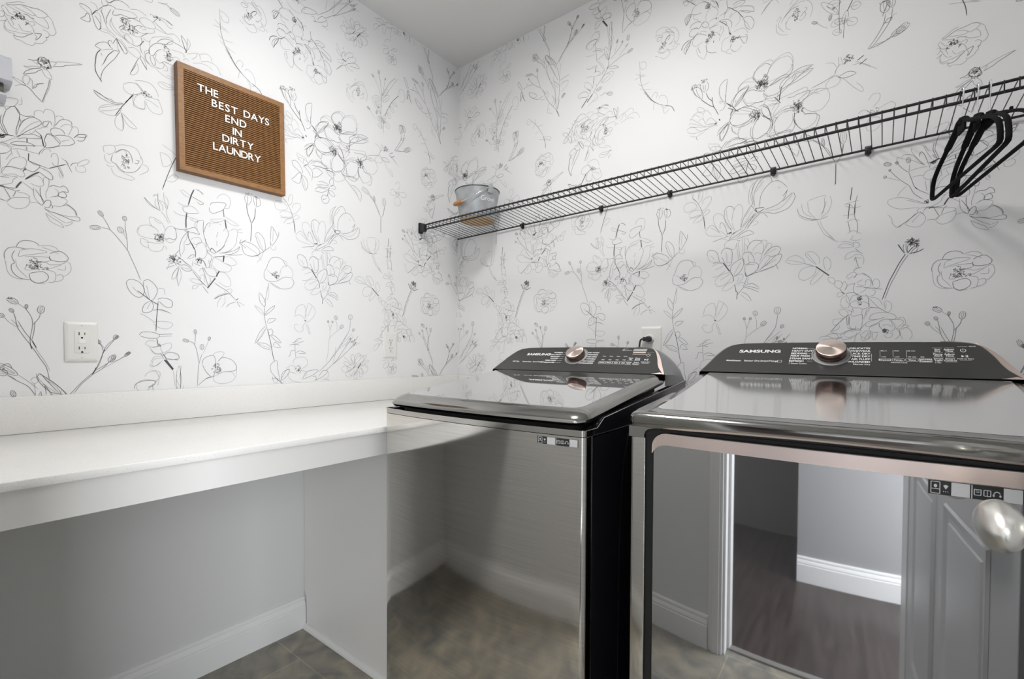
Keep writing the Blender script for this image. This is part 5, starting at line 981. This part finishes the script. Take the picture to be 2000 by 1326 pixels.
def cap_mat():
    """spun metal: radial anisotropic-looking wedges through roughness and normal along the disc"""
    m = mat('spun_copper', (.92, .78, .71), .28, 1); b = m.node_tree.nodes['Principled BSDF']
    b.inputs['Anisotropic'].default_value = .85
    tg = m.node_tree.nodes.new('ShaderNodeTangent'); tg.direction_type = 'RADIAL'; tg.axis = 'Z'
    m.node_tree.links.new(tg.outputs[0], b.inputs['Tangent'])
    return m
M['copper_cap'] = cap_mat()

def printing(root, Fm, items, name='printed_lettering', mt=None):
    bm = B()
    # the print is laid out on a flatter face first; shift it onto this one
    g = (lambda a, b: (a-.004-.08*b, 1.18*b-.0015)) if root == WS else (lambda a, b: (a, 1.16*b-.0162))
    new = []
    for it in items:
        if it[0] == 'T': new.append(it[:2] + g(it[2], it[3]) + (it[4]*1.1,) + it[5:])
        elif it[0] == 'L': new.append(('L',) + g(it[1], it[2]) + g(it[3], it[4]) + it[5:])
        elif it[0] == 'O': new.append(('O', [g(*q) for q in it[1]]) + it[2:])
        else: new.append(('F', [g(*q) for q in it[1]]))
    items = new
    for it in items:
        if it[0] == 'T':
            _, s, u, v, size, al, sx, bold = it
            text_into(bm, s, Fm @ Matrix.Translation((u, v, .0011)), size, 0, bold, al, sx)
        elif it[0] == 'L':
            _, u0, v0, u1, v1, w = it
            d = Vector((u1-u0, v1-v0)); l = d.length or 1; nx, ny = -d.y/l*w/2, d.x/l*w/2
            bm.faces.new([bm.verts.new(Fm @ Vector((a, b, .0011))) for a, b in ((u0+nx, v0+ny), (u0-nx, v0-ny), (u1-nx, v1-ny), (u1+nx, v1+ny))])
        elif it[0] == 'O':
            _, pts, w, cl = it
            n = len(pts)
            for i in range(n if cl else n-1):
                (a0, b0), (a1, b1) = pts[i], pts[(i+1) % n]
                d = Vector((a1-a0, b1-b0)); l = d.length or 1; nx, ny = -d.y/l*w/2, d.x/l*w/2
                bm.faces.new([bm.verts.new(Fm @ Vector((a, b, .0011))) for a, b in ((a0+nx, b0+ny), (a0-nx, b0-ny), (a1-nx, b1-ny), (a1+nx, b1+ny))])
        elif it[0] == 'F':
            bm.faces.new([bm.verts.new(Fm @ Vector((a, b, .0011))) for a, b in it[1]])
    return obj(name, bm, mt or M['print'], root, 0, recalc=False)

def sticker(root, x0, x1, z0, z1, yfun, n=9):
    """black energy-style strip with icons; the square codes are left blank"""
    w = x1-x0; h = z1-z0
    def P(a, b, o): x = x0+w*a; return Vector((x, yfun(x)-o, z0+h*b))
    bm = B()
    V0 = [[bm.verts.new(P(i/n, b, .0006)) for b in (0, 1)] for i in range(n+1)]
    for i in range(n): bm.faces.new((V0[i][0], V0[i+1][0], V0[i+1][1], V0[i][1]))
    st = obj('sticker', bm, M['sticker'], root, 0)
    bm = B()
    def q(a0, b0, a1, b1): bm.faces.new([bm.verts.new(P(a, b, .0010)) for a, b in ((a0, b0), (a1, b0), (a1, b1), (a0, b1))])
    def ln(a0, b0, a1, b1, t=.012):
        if abs(a1-a0) > abs(b1-b0): q(a0, b0-t*2.4, a1, b1+t*2.4) if False else q(a0, min(b0, b1)-t*2.2, a1, max(b0, b1)+t*2.2)
        else: q(a0-t*.5, b0, a1+t*.5, b1)
    q(.255, .02, .455, .98); q(.800, .02, .99, .98)          # blank white squares
    ln(.475, .02, .475, .98, .012)
    for a, b, c, d in ((.03, .08, .13, .08), (.03, .92, .13, .92), (.03, .40, .13, .40)): ln(a, b, c, d, .010)
    ln(.03, .08, .03, .92, .010); ln(.13, .08, .13, .92, .010)
    def disc(ca, cb, ra, rb, k=12): bm.faces.new([bm.verts.new(P(ca+ra*math.cos(2*PI*i/k), cb+rb*math.sin(2*PI*i/k), .0010)) for i in range(k)])
    disc(.08, .62, .020, .13)
    bm.faces.new([bm.verts.new(P(a, b, .0010)) for a, b in ((.165, .68), (.195, .42), (.225, .68), (.195, .76))])
    for a in (.172, .195, .218): disc(a, .26, .006, .04, 6)
    for a0, a1 in ((.50, .57), (.60, .67)):
        ln(a0, .30, a1, .30, .010); ln(a0, .70, a1, .70, .010); ln(a0, .30, a0, .70, .010); ln(a1, .30, a1, .70, .010)
    ln(.635, .32, .635, .68, .008); ln(.515, .50, .555, .50, .008); ln(.515, .60, .555, .60, .006)
    for i in range(8):
        a = R(20+i*200/8); b = R(20+(i+1)*200/8)
        bm.faces.new([bm.verts.new(P(.735+.038*math.cos(t)*k_, .48+.22*math.sin(t)*k_, .0010)) for t, k_ in ((a, 1), (b, 1), (b, .72), (a, .72))])
    disc(.700, .40, .012, .09, 8); disc(.768, .40, .012, .09, 8)
    obj('sticker_print', bm, M['sticker_white'], st, 0)

def body(root, bow, ztop, feet=True, side='side_paint'):
    bm = B()
    pl = plan(bow, ins=.001, fins=.012)
    loft(bm, [[Vector((x, y, z)) for x, y in pl] for z in (.015, ztop)])
    obj('cabinet', bm, M[side], root, 30)
    for fx in (.05, AW-.05):
        for fy in (.06, AD-.06): obj('foot', lathe(B(), [(0, 0), (.018, 0), (.018, .008), (.011, .010), (.011, .016), (0, .016)], centre=(fx, fy, 0), n=16), M['rubber'], root, 30)

# ---- washer
WS = empty('washing_machine', (.690, -1.012, 0), R(1.0), 'black stainless top-load washing machine with a flat glass lid, beside the counter', 'washing machine')
WB = .020
body(WS, WB, .955)
def skin(bow, z0, z1, x0, x1, off=0., r=.012, depth=.02, zf_=None, n=30):
    """bowed front sheet wrapped round both front corners"""
    pts = []
    for k in range(0, 7):
        a = R(90*k/6); pts.append((x0+r*(1-math.cos(a)), front_y(x0+r*(1-math.cos(a)), bow)+off+r*(1-math.sin(a))))
    pts = [(x0, pts[0][1]+depth)] + pts
    for i in range(1, n):
        x = x0+r+(x1-x0-2*r)*i/n; pts.append((x, front_y(x, bow)+off))
    for k in range(6, -1, -1):
        a = R(90*k/6); pts.append((x1-r*(1-math.cos(a)), front_y(x1-r*(1-math.cos(a)), bow)+off+r*(1-math.sin(a))))
    pts.append((x1, pts[-1][1]+depth))
    back = [(min(max(x, x0+.0015), x1-.0015), y+.004) for x, y in reversed(pts)]
    ol = pts+back
    bm = B(); loft(bm, [[Vector((x, y, z)) for x, y in ol] for z in (z0, z0+.001, z1-.001, z1)])
    return bm
obj('front_panel', skin(WB, .03, .9590, 0, AW), M['steel_brush'], WS, 40)
sticker(WS, .5665, .6683, .9365, .9535, lambda x: front_y(x, WB))
# top trim and rim that steps up along the sides
bm = skin(WB, .9605, .9745, 0, AW, 0, .012, .03)
obj('top_trim', bm, M['steel'], WS, 40)
def rimz(y): return .9745 if y < .055 else (.9745 + (y-.055)/.035*.020 if y < .09 else .9945 + (y-.09)/(.56-.09)*.046)
ys = [0.02, .055, .09, .2, .35, .50, .60, AD]
for xa, xb in ((0.0, .016), (AW-.016, AW)):
    bm = B()
    for y0, y1 in zip(ys, ys[1:]):
        z0, z1 = rimz(y0), rimz(y1)
        vs = [Vector((xa, y0, .9603)), Vector((xb, y0, .9603)), Vector((xb, y1, .9603)), Vector((xa, y1, .9603)), Vector((xa, y0, z0)), Vector((xb, y0, z0)), Vector((xb, y1, z1)), Vector((xa, y1, z1))]
        v = [bm.verts.new(p) for p in vs]
        for f in ((0, 3, 2, 1), (4, 5, 6, 7), (0, 1, 5, 4), (2, 3, 7, 6), (1, 2, 6, 5), (3, 0, 4, 7)): bm.faces.new([v[i] for i in f])
    bmesh.ops.remove_doubles(bm, verts=bm.verts, dist=1e-6)
    obj('side_rim', bm, M['side_paint'], WS, 20)
for xs in (0.0, AW):
    bm = B(); sweep(bm, [(xs, y, rimz(y)) for y in (.004, .03, .055, .09, .2, .35, .5, .6, .69)], .0009, 6)
    sweep(bm, [(xs, .01, .9598), (xs, .69, .9598)], .0008, 6)
    obj('edge_line', bm, M['chrome'], WS, 60)
bm = B(); pl = plan(WB, ins=.014, fins=.014, yb=.55); loft(bm, [[Vector((x, y, .956)) for x, y in pl], [Vector((x, y, .962)) for x, y in pl]]); 
obj('tub_cover', bm, M['slot'], WS, 0)
# lid
LZ = lambda y: zslope(y, 1.0105, 1.0785, .0, .51)
def lid_ring(ins, dz, r, fy=0., yb=.510):
    x0, x1 = .006+ins, AW-.006-ins
    out = []
    y0 = .004+fy
    for (cx, cy, a0) in ((x1-r, y0+r, 270), (x1, yb, None), (x0, yb, None), (x0+r, y0+r, 180)):
        if a0 is None:
            out.append((cx, cy))
        else:
            for k in range(9):
                a = R(a0+90*k/8); out.append((cx+r*math.cos(a), cy+r*math.sin(a)))
    # subdivide the front edge for the bow: order runs right-front corner, back right, back left, left-front corner
    front = [(x0+r+(x1-x0-2*r)*i/24, y0) for i in range(1, 24)]
    ol = out + front
    return [Vector((x, y + front_y(x, .016)*(1 if y < .2 else 0), LZ(y)+dz)) for x, y in ol]
bm = B()
rings = [lid_ring(.022, -.034, .03, .022), lid_ring(.006, -.030, .034, .006), lid_ring(0, -.0225, .036, 0), lid_ring(.0, -.0185, .036, .001), lid_ring(.004, -.0125, .036, .006), lid_ring(.013, -.006, .034, .017), lid_ring(.026, -.0016, .03, .034), lid_ring(.031, -.0002, .028, .042), lid_ring(.034, 0, .026, .046)]
loft(bm, rings, cap1=False)
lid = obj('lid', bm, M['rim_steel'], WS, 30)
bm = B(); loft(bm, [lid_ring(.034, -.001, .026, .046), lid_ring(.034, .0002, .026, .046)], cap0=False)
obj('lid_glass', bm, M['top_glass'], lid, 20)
bm = B(); pl = lid_ring(.03, -.034, .03, .03); loft(bm, [[p + Vector((0, 0, -.018)) for p in pl], pl]); obj('lid_seal', bm, M['slot'], lid, 0)
FmW, HW = console(WS, .086, 1.0785, .690)
dial(WS, FmW, .3400, .0815, .034, .024)
IT = []
IT.append(('T', 'SAMSUNG', .130, .0740, .0155, 'LEFT', 1.35, .0006))
for s, u0, u1 in (('VRT Plus', .0815, .125), ('Smart Care', .129, .172), ('SmartThings', .176, .211)): IT.append(('T', s, u0, .0400, .0075, 'LEFT', 1.05, .0002))
IT.append(('O', [(.214, .039), (.224, .039), (.224, .045), (.214, .045)], .001, True))
LW = ['NORMAL', 'HEAVY DUTY', 'BEDDING', 'WHITES', 'PERM PRESS', 'DELICATES']; RW = ['QUICK WASH', 'ACTIVEWEAR', 'RINSE+SPIN', 'TOWELS', 'SELF CLEAN', 'DOWNLOADED']
for i in range(6):
    v = .086 - i*.0096
    IT.append(('T', LW[i], .286 - i*.003, v, .0078, 'RIGHT', 1.05, .0003)); IT.append(('L', .288 - i*.003, v+.002, .298, v+.002, .0008))
    IT.append(('T', RW[i], .432 - i*.001, v, .0078, 'RIGHT', 1.05, .0003)); IT.append(('L', .389, v+.002, .398, v+.002, .0008))
for k, (s, u) in enumerate((('Temp.', .448), ('Rinse', .474), ('Spin', .500), ('Soil', .525))):
    IT.append(('T', s, u+.0105, .0425, .0070, 'CENTER', 1, .0002)); IT.append(('O', [(u, .0392), (u+.021, .0392), (u+.023, .0445), (u+.021, .050), (u, .050), (u-.002, .0445)], .0009, True))
    IT.append(('T', 'High', u+.010, .056, .0055, 'CENTER', 1, .0001)); IT.append(('T', 'Extra', u+.010, .0715, .0055, 'CENTER', 1, .0001))
for j, (a, b) in enumerate((('Deep', 'Super'), ('Delay', 'Smart'))):
    for i, s in enumerate((a, b)):
        u = .556 + i*.024; v = .0640 - j*.018
        IT.append(('T', s, u, v, .0065, 'CENTER', 1, .0002)); IT.append(('T', ('Fill', 'Speed', 'End', 'Control')[j*2+i], u, v-.0062, .0065, 'CENTER', 1, .0002)); IT.append(('L', u-.010, v-.0085, u+.010, v-.0085, .0007))
IT.append(('O', [(.612+.0055*math.cos(R(a)), .0800+.0055*math.sin(R(a))) for a in range(-240, 61, 20)], .0012, False)); IT.append(('L', .612, .080, .612, .0868, .0012))
IT.append(('F', [(.604, .0560), (.604, .0635), (.610, .05975)])); IT.append(('L', .6125, .056, .6125, .0635, .0016)); IT.append(('L', .6155, .056, .6155, .0635, .0016))
IT.append(('T', 'Hold to Start', .610, .049, .0052, 'CENTER', 1, .0001)); IT.append(('L', .598, .0455, .622, .0455, .0014))
IT.append(('L', .556, .0835, .604, .0835, .0018))
printing(WS, FmW, IT)
printing(WS, FmW, [('F', [(.556, .088), (.600, .088), (.600, .093), (.556, .093)])], 'copper_label', M['copper'])
printing(WS, FmW, [('F', [(.553, .0955), (.600, .0955), (.602, .107), (.556, .107)]), ('F', [(.520, .0985), (.549, .0985), (.549, .1005), (.520, .1005)]), ('F', [(.514, .0985), (.520, .0985), (.524, .107), (.518, .107)]), ('F', [(.520, .105), (.535, .105), (.535, .107), (.520, .107)]), ('L', .603, .0905, .628, .0905, .0009)], 'grey_label', M['print_dim'])
# pressed groove and handle recess on the right side
bm = B()
gp = catmull([(AW+.0004, .245, .935), (AW+.0008, .225, .93), (AW+.0010, .195, .86), (AW+.0010, .180, .70), (AW+.0010, .176, .45), (AW+.0010, .176, .05)], 6)
sweep(bm, gp, .0030, 8, sec=(.6, 1)); obj('side_groove', bm, M['side_paint'], WS, 60)

# ---- dryer
DR = empty('clothes_dryer', (1.462, -.965, 0), R(1.5), 'black stainless clothes dryer with a dark glass door and copper trim, right of the washer', 'dryer')
DB = .012
body(DR, 0, .955)
def strip(x0, x1, name, mt):
    bm = B(); ol = rrect(x0, x1, 0, .03, [.001, .001, .008 if x0 < .1 else .001, .008 if x0 > .1 else .001], 5)
    loft(bm, [[Vector((x, y, z)) for x, y in ol] for z in (.03, .9695)]); return obj(name, bm, mt, DR, 30)
strip(0, .0325, 'front_strip', M['steel_brush']); strip(AW-.0325, AW, 'front_strip', M['steel_brush'])
for xs in (.0330, AW-.0330):
    bm = B(); sweep(bm, [(xs, .0002, .03), (xs, .0002, .9695), ((0.004 if xs < .1 else AW-.004), .0002, .9695)], .0008, 6); obj('edge_line', bm, M['chrome'], DR, 60)
bm = B(); box(bm, .033, AW-.033, .004, .03, .03, .9905); obj('door_recess', bm, M['slot'], DR, 0)
# top slab with a rolled front edge; it dips to the strips at both ends
def ZT(y):
    t = max(0, min(1, (y-.052)/.46)); return 1.0255 + .46*(.085*t + .058*t*t)
def slab_ring(ins, dz, r, fy):
    x0, x1, y0, yb = ins, AW-ins, fy, AD
    o = [(x1, yb), (x0, yb)]
    for k in range(9): a = R(180+90*k/8); o.append((x0+r+r*math.cos(a), y0+r+r*math.sin(a)))
    for i in range(1, 24): o.append((x0+r+(x1-x0-2*r)*i/24, y0))
    for k in range(9): a = R(270+90*k/8); o.append((x1-r+r*math.cos(a), y0+r+r*math.sin(a)))
    # densify the sides
    out = []
    for i, p in enumerate(o):
        out.append(p); q = o[(i+1) % len(o)]
        if abs(p[1]-q[1]) > .3:
            for j in range(1, 6): out.append((p[0]+(q[0]-p[0])*j/6, p[1]+(q[1]-p[1])*j/6))
    return [(x, y, dz) for x, y in out]
def slab_pts(ring, mode):
    res = []
    for x, y, dz in ring:
        if mode == 'top': z = ZT(y)+dz
        else: z = dz
        res.append(Vector((x, y, z)))
    return res
bm = B()
bott = slab_ring(.001, 0, .012, .004)
rings = [[Vector((x, y, .9920)) for x, y, _ in bott]]
rings.append([Vector((x, y, .9925)) for x, y, _ in slab_ring(0, 0, .013, -.004)])
rings.append([Vector((x, y, 1.004 + .010*max(0, y))) for x, y, _ in slab_ring(0, 0, .014, -.010)])
rings.append([Vector((x, y, 1.0135 + .045*max(0, y))) for x, y, _ in slab_ring(0, 0, .016, -.011)])
rings.append([Vector((x, y, 1.0190 + .075*max(0, y))) for x, y, _ in slab_ring(.002, 0, .018, -.0075)])
rings.append([Vector((x, y, 1.0235 + .085*max(0, y))) for x, y, _ in slab_ring(.008, 0, .020, .004)])
rings.append([Vector((x, y, ZT(y)-.0050*(1-max(0, y)/.75))) for x, y, _ in slab_ring(.016, 0, .022, .020)])
rings.append([Vector((x, y, ZT(y)-.0022*(1-max(0, y)/.75))) for x, y, _ in slab_ring(.026, 0, .024, .038)])
rings.append([Vector((x, y, ZT(y))) for x, y, _ in slab_ring(.034, 0, .026, .052)])
loft(bm, rings, cap1=False)
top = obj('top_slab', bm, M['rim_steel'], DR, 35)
bm = B(); gx = [.034+(AW-.068)*i/24 for i in range(25)]; gy = [.0525+(.55-.0525)*j/16 for j in range(17)]
def edge_y(x):
    d = min(x-.034, AW-.034-x); return .0525 + (.026-math.sqrt(max(0, .026**2-(.026-d)**2)) if d < .026 else 0)
g_ = [[bm.verts.new((x, edge_y(x)+(.55-edge_y(x))*j/16, ZT(edge_y(x)+(.55-edge_y(x))*j/16)+.0003)) for j in range(17)] for x in [.034, .036, .040, .046, .053, .060]+gx[2:-2]+[AW-.060, AW-.053, AW-.046, AW-.040, AW-.036, AW-.034]]
for A_, C_ in zip(g_, g_[1:]):
    for j in range(16): bm.faces.new((A_[j], C_[j], C_[j+1], A_[j+1]))
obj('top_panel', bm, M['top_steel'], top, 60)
# end drops of the slab with a rounded inner corner
for s_ in (0, 1):
    pr = [(0, .9925), (0, .9705), (.0325, .9705), (.0325, .976), (.035, .9835), (.041, .9885), (.052, .9915), (.070, .9925)]
    bm = B(); fx = (lambda a: a) if not s_ else (lambda a: AW-a)
    rs = []
    for y, g in ((-.0095, .003), (-.0110, .006), (-.006, .0035), (.03, 0)):
        pass
    prism(bm, pr, lambda a, b: Vector((fx(a), -.0045, b)), lambda a, b: Vector((fx(a), .03, b)))
    obj('slab_end', bm, M['rim_steel'], top, 25)
bm = B(); box(bm, .0, AW, .03, AD, .9555, .9918); obj('top_frame', bm, M['side_paint'], DR, 0)
# door
dg0, dg1 = .051, AW-.051
def dy(x): t = (x-dg0)/(dg1-dg0); return -.006 - DB*(1-(2*t-1)**2)
bm = B()
def door_outline(ins, z0=.06, z1=.984, r=.024, rb=.012, n=26):
    x0, x1 = dg0+ins, dg1-ins; z0 += ins; z1 -= ins; r = max(.001, r-ins); rb = max(.001, rb-ins); o = []
    for k in range(9): a = R(180+90*k/8); o.append((x0+rb+rb*math.cos(a), z0+rb+rb*math.sin(a)))
    for i in range(1, n): o.append((x0+rb+(x1-x0-2*rb)*i/n, z0))
    for k in range(9): a = R(270+90*k/8); o.append((x1-rb+rb*math.cos(a), z0+rb+rb*math.sin(a)))
    for k in range(9): a = R(90*k/8); o.append((x1-r+r*math.cos(a), z1-r+r*math.sin(a)))
    for i in range(1, n): o.append((x1-r-(x1-x0-2*r)*i/n, z1))
    for k in range(9): a = R(90+90*k/8); o.append((x0+r+r*math.cos(a), z1-r+r*math.sin(a)))
    return o
def dring(ins, off): return [Vector((x, dy(x)+off, z)) for x, z in door_outline(ins)]
rings = [dring(0, .02), dring(0, .0035), dring(.0015, .001), dring(.003, .0)]
V = loft(bm, rings, cap1=False)
# glass face as a grid so that it keeps the bow
NX, NZ = 40, 30
dr = obj('door', bm, M['slot'], DR, 35)
bm = B()
ol = door_outline(.003)
xs = sorted(set(round(x, 6) for x, z in ol))
# vertical slices between lower and upper limits of the outline
def lim(x):
    x0, x1 = dg0+.003, dg1-.003; r, rb, z0, z1 = .021, .009, .063, .981
    d = min(x-x0, x1-x)
    zt = z1 - (r-math.sqrt(max(0, r*r-(r-d)**2)) if d < r else 0); zb = z0 + (rb-math.sqrt(max(0, rb*rb-(rb-d)**2)) if d < rb else 0)
    return zb, zt
cols = []
for x in xs:
    zb, zt = lim(x); cols.append([bm.verts.new((x, dy(x), zb+(zt-zb)*j/NZ)) for j in range(NZ+1)])
for A_, C_ in zip(cols, cols[1:]):
    for j in range(NZ): bm.faces.new((A_[j], C_[j], C_[j+1], A_[j+1]))
obj('door_glass', bm, M['door_glass'], dr, 60)
# copper trim along the top of the door, curling down and tapering at both ends
bm = B(); rows = []
prof = []
zo = .984; ro = .030
def trim_pt(s, inner):
    pass
N = 14; outer = []; inn = []
for k in range(N+1):
    a = R(180-90*k/N); outer.append((dg0+ro+ro*math.cos(a), zo-ro+ro*math.sin(a)))
for k in range(N+1):
    t = k/N; a = R(180-90*t); rx, rz = .024, .018
    inn.append((dg0+.004+.0*t+rx+.006+ (rx+.006)*math.cos(a), zo-.0232-rz+rz*math.sin(a)+.0))
inn[0] = (dg0+.0008, zo-ro-.012); outer[0] = (dg0, zo-ro-.012)
inn[1] = (dg0+.0030, zo-ro-.006)
nmid = 30
outer += [(dg0+ro+(dg1-dg0-2*ro)*i/nmid, zo) for i in range(1, nmid)]
inn += [(dg0+ro+(dg1-dg0-2*ro)*i/nmid, zo-.0232) for i in range(1, nmid)]
mo = [(dg0+dg1-x, z) for x, z in outer[:N+1]][::-1]; mi_ = [(dg0+dg1-x, z) for x, z in inn[:N+1]][::-1]
outer += mo; inn += mi_
pv = None
for (xo, z_o), (xi, z_i) in zip(outer, inn):
    cur = [bm.verts.new((xo, dy(xo)+.003, z_o)), bm.verts.new((xo, dy(xo)-.0035, z_o)), bm.verts.new((xi, dy(xi)-.0025, z_i)), bm.verts.new((xi, dy(xi)+.001, z_i))]
    if pv:
        for j in range(3): bm.faces.new((pv[j], pv[j+1], cur[j+1], cur[j]))
    pv = cur
obj('copper_trim', bm, M['copper'], dr, 40)
sticker(DR, .4760, .5760, .9385, .9590, dy)
FmD, HD = console(DR, .087, 1.0905, .690)
dial(DR, FmD, .3262, .0800, .0352, .026)
IT = []
IT.append(('T', 'SAMSUNG', .0990, .0905, .0155, 'LEFT', 1.38, .0006))
for s, u0 in (('MultiSteam', .070), ('Sensor Dry', .118), ('SmartThings', .160)): IT.append(('T', s, u0, .0560, .0080, 'LEFT', 1.0, .0002))
IT.append(('O', [(.203, .0545), (.213, .0545), (.213, .0615), (.203, .0615)], .001, True))
LW = ['NORMAL', 'HEAVY DUTY', 'BEDDING', 'PERM PRESS', 'STEAM SANITIZE+', 'REFRESH']; RW = ['DELICATES', 'ACTIVEWEAR', 'QUICK DRY', 'TIME DRY', 'AIR FLUFF', 'DOWNLOADED']
for i in range(6):
    v = .1040 - i*.0094
    IT.append(('T', LW[i], .2345-.0008*i, v, .0086, 'LEFT', .95, .0003)); 
    wl = len(LW[i])*.0052
    IT.append(('L', .2365+wl, v+.003, .286, v+.003, .0006))
    IT.append(('T', RW[i], .4095, v, .0086, 'RIGHT', .95, .0003)); IT.append(('L', .368, v+.003, .4070-len(RW[i])*.0054, v+.003, .0006))
IT.append(('T', 'Manual Dry', .4095, .0495, .0068, 'RIGHT', 1, .0001)); IT.append(('T', 'Steam Cycles', .2360, .0490, .0062, 'LEFT', 1, .0001))
IT.append(('L', .232, .0475, .232, .068, .0006)); IT.append(('L', .4120, .062, .4120, .088, .0006))
for k, (s, u, lo, hi) in enumerate((('Dryness', .4270, 'Less', 'More'), ('Temp.', .4530, 'Low', 'High'), ('Time', .4790, '20 min', '60 min'))):
    IT.append(('O', rrect(u, u+.0235, .0640, .0720, .0016, 2), .0007, True)); IT.append(('T', s, u+.0118, .0658, .0064, 'CENTER', 1, .0002))
    IT.append(('T', lo, u+.005, .0765, .0050, 'LEFT', 1, .0001)); IT.append(('T', hi, u+.004, .0965, .0050, 'LEFT', 1, .0001)); IT.append(('L', u+.0022, .0760, u+.0022, .1005, .0005))
IT.append(('O', rrect(.5045, .5275, .0610, .0740, .0016, 2), .0007, True)); IT.append(('T', 'Wrinkle', .516, .0682, .0060, 'CENTER', 1, .0002)); IT.append(('T', 'Prevent', .516, .0628, .0060, 'CENTER', 1, .0002)); IT.append(('T', 'On', .507, .0765, .0050, 'LEFT', 1, .0001))
IT.append(('T', 'Remote Lock', .4660, .0575, .0052, 'CENTER', 1, .0001))
for j, (a, b, c, d) in enumerate((('Eco', 'Dry', 'Adjust', 'Time'), ('Damp', 'Alert', 'Adjust', 'Time'), ('Drum', 'Light', 'Smart', 'Control'))):
    v = .1010 - j*.0150
    IT.append(('T', a, .5395, v, .0064, 'CENTER', 1, .0002)); IT.append(('T', b, .5395, v-.0056, .0064, 'CENTER', 1, .0002))
    IT.append(('T', c, .5600, v, .0064, 'CENTER', 1, .0002)); IT.append(('T', d, .5600, v-.0056, .0064, 'CENTER', 1, .0002))
    IT.append(('L', .530, v+.0070, .549, v+.0070, .0005)); IT.append(('L', .552, v+.0070, .570, v+.0070, .0005))
IT.append(('T', '3 sec', .5380, .0590, .0050, 'CENTER', 1, .0001)); IT.append(('L', .551, .0630, .572, .0630, .0007))
IT.append(('O', [(.5850+.0048*math.cos(R(a)), .1000+.0048*math.sin(R(a))) for a in range(-240, 61, 20)], .0011, False)); IT.append(('L', .5850, .1000, .5850, .1062, .0011))
IT.append(('L', .5755, .1125, .5935, .1125, .0007))
IT.append(('F', [(.5805, .0780), (.5805, .0850), (.5860, .0815)])); IT.append(('L', .5885, .0780, .5885, .0850, .0014)); IT.append(('L', .5910, .0780, .5910, .0850, .0014))
IT.append(('T', 'Hold to Start', .5865, .0720, .0048, 'CENTER', 1, .0001)); IT.append(('L', .5765, .0690, .5975, .0690, .0008))
IT.append(('T', 'Wi-Fi', .5960, .1115, .0048, 'LEFT', 1, .0001))
printing(DR, FmD, IT)
# ------------------------------------------------------------------ ceiling lamp out of frame but seen as the light source in reflections
CL = empty('ceiling_light', (1.12, -.86, HC), 0, 'round white flush ceiling light above the middle of the room', 'ceiling light')
bm = B(); lathe(bm, [(0, -.0005), (.17, -.0005), (.17, -.03), (.16, -.035), (0, -.035)], n=40); obj('base', bm, M['white'], CL)
bm = B(); lathe(bm, [(.158, -.0352), (.155, -.050), (.10, -.060), (0, -.063)], n=40); obj('diffuser', bm, M['lamp'], CL)
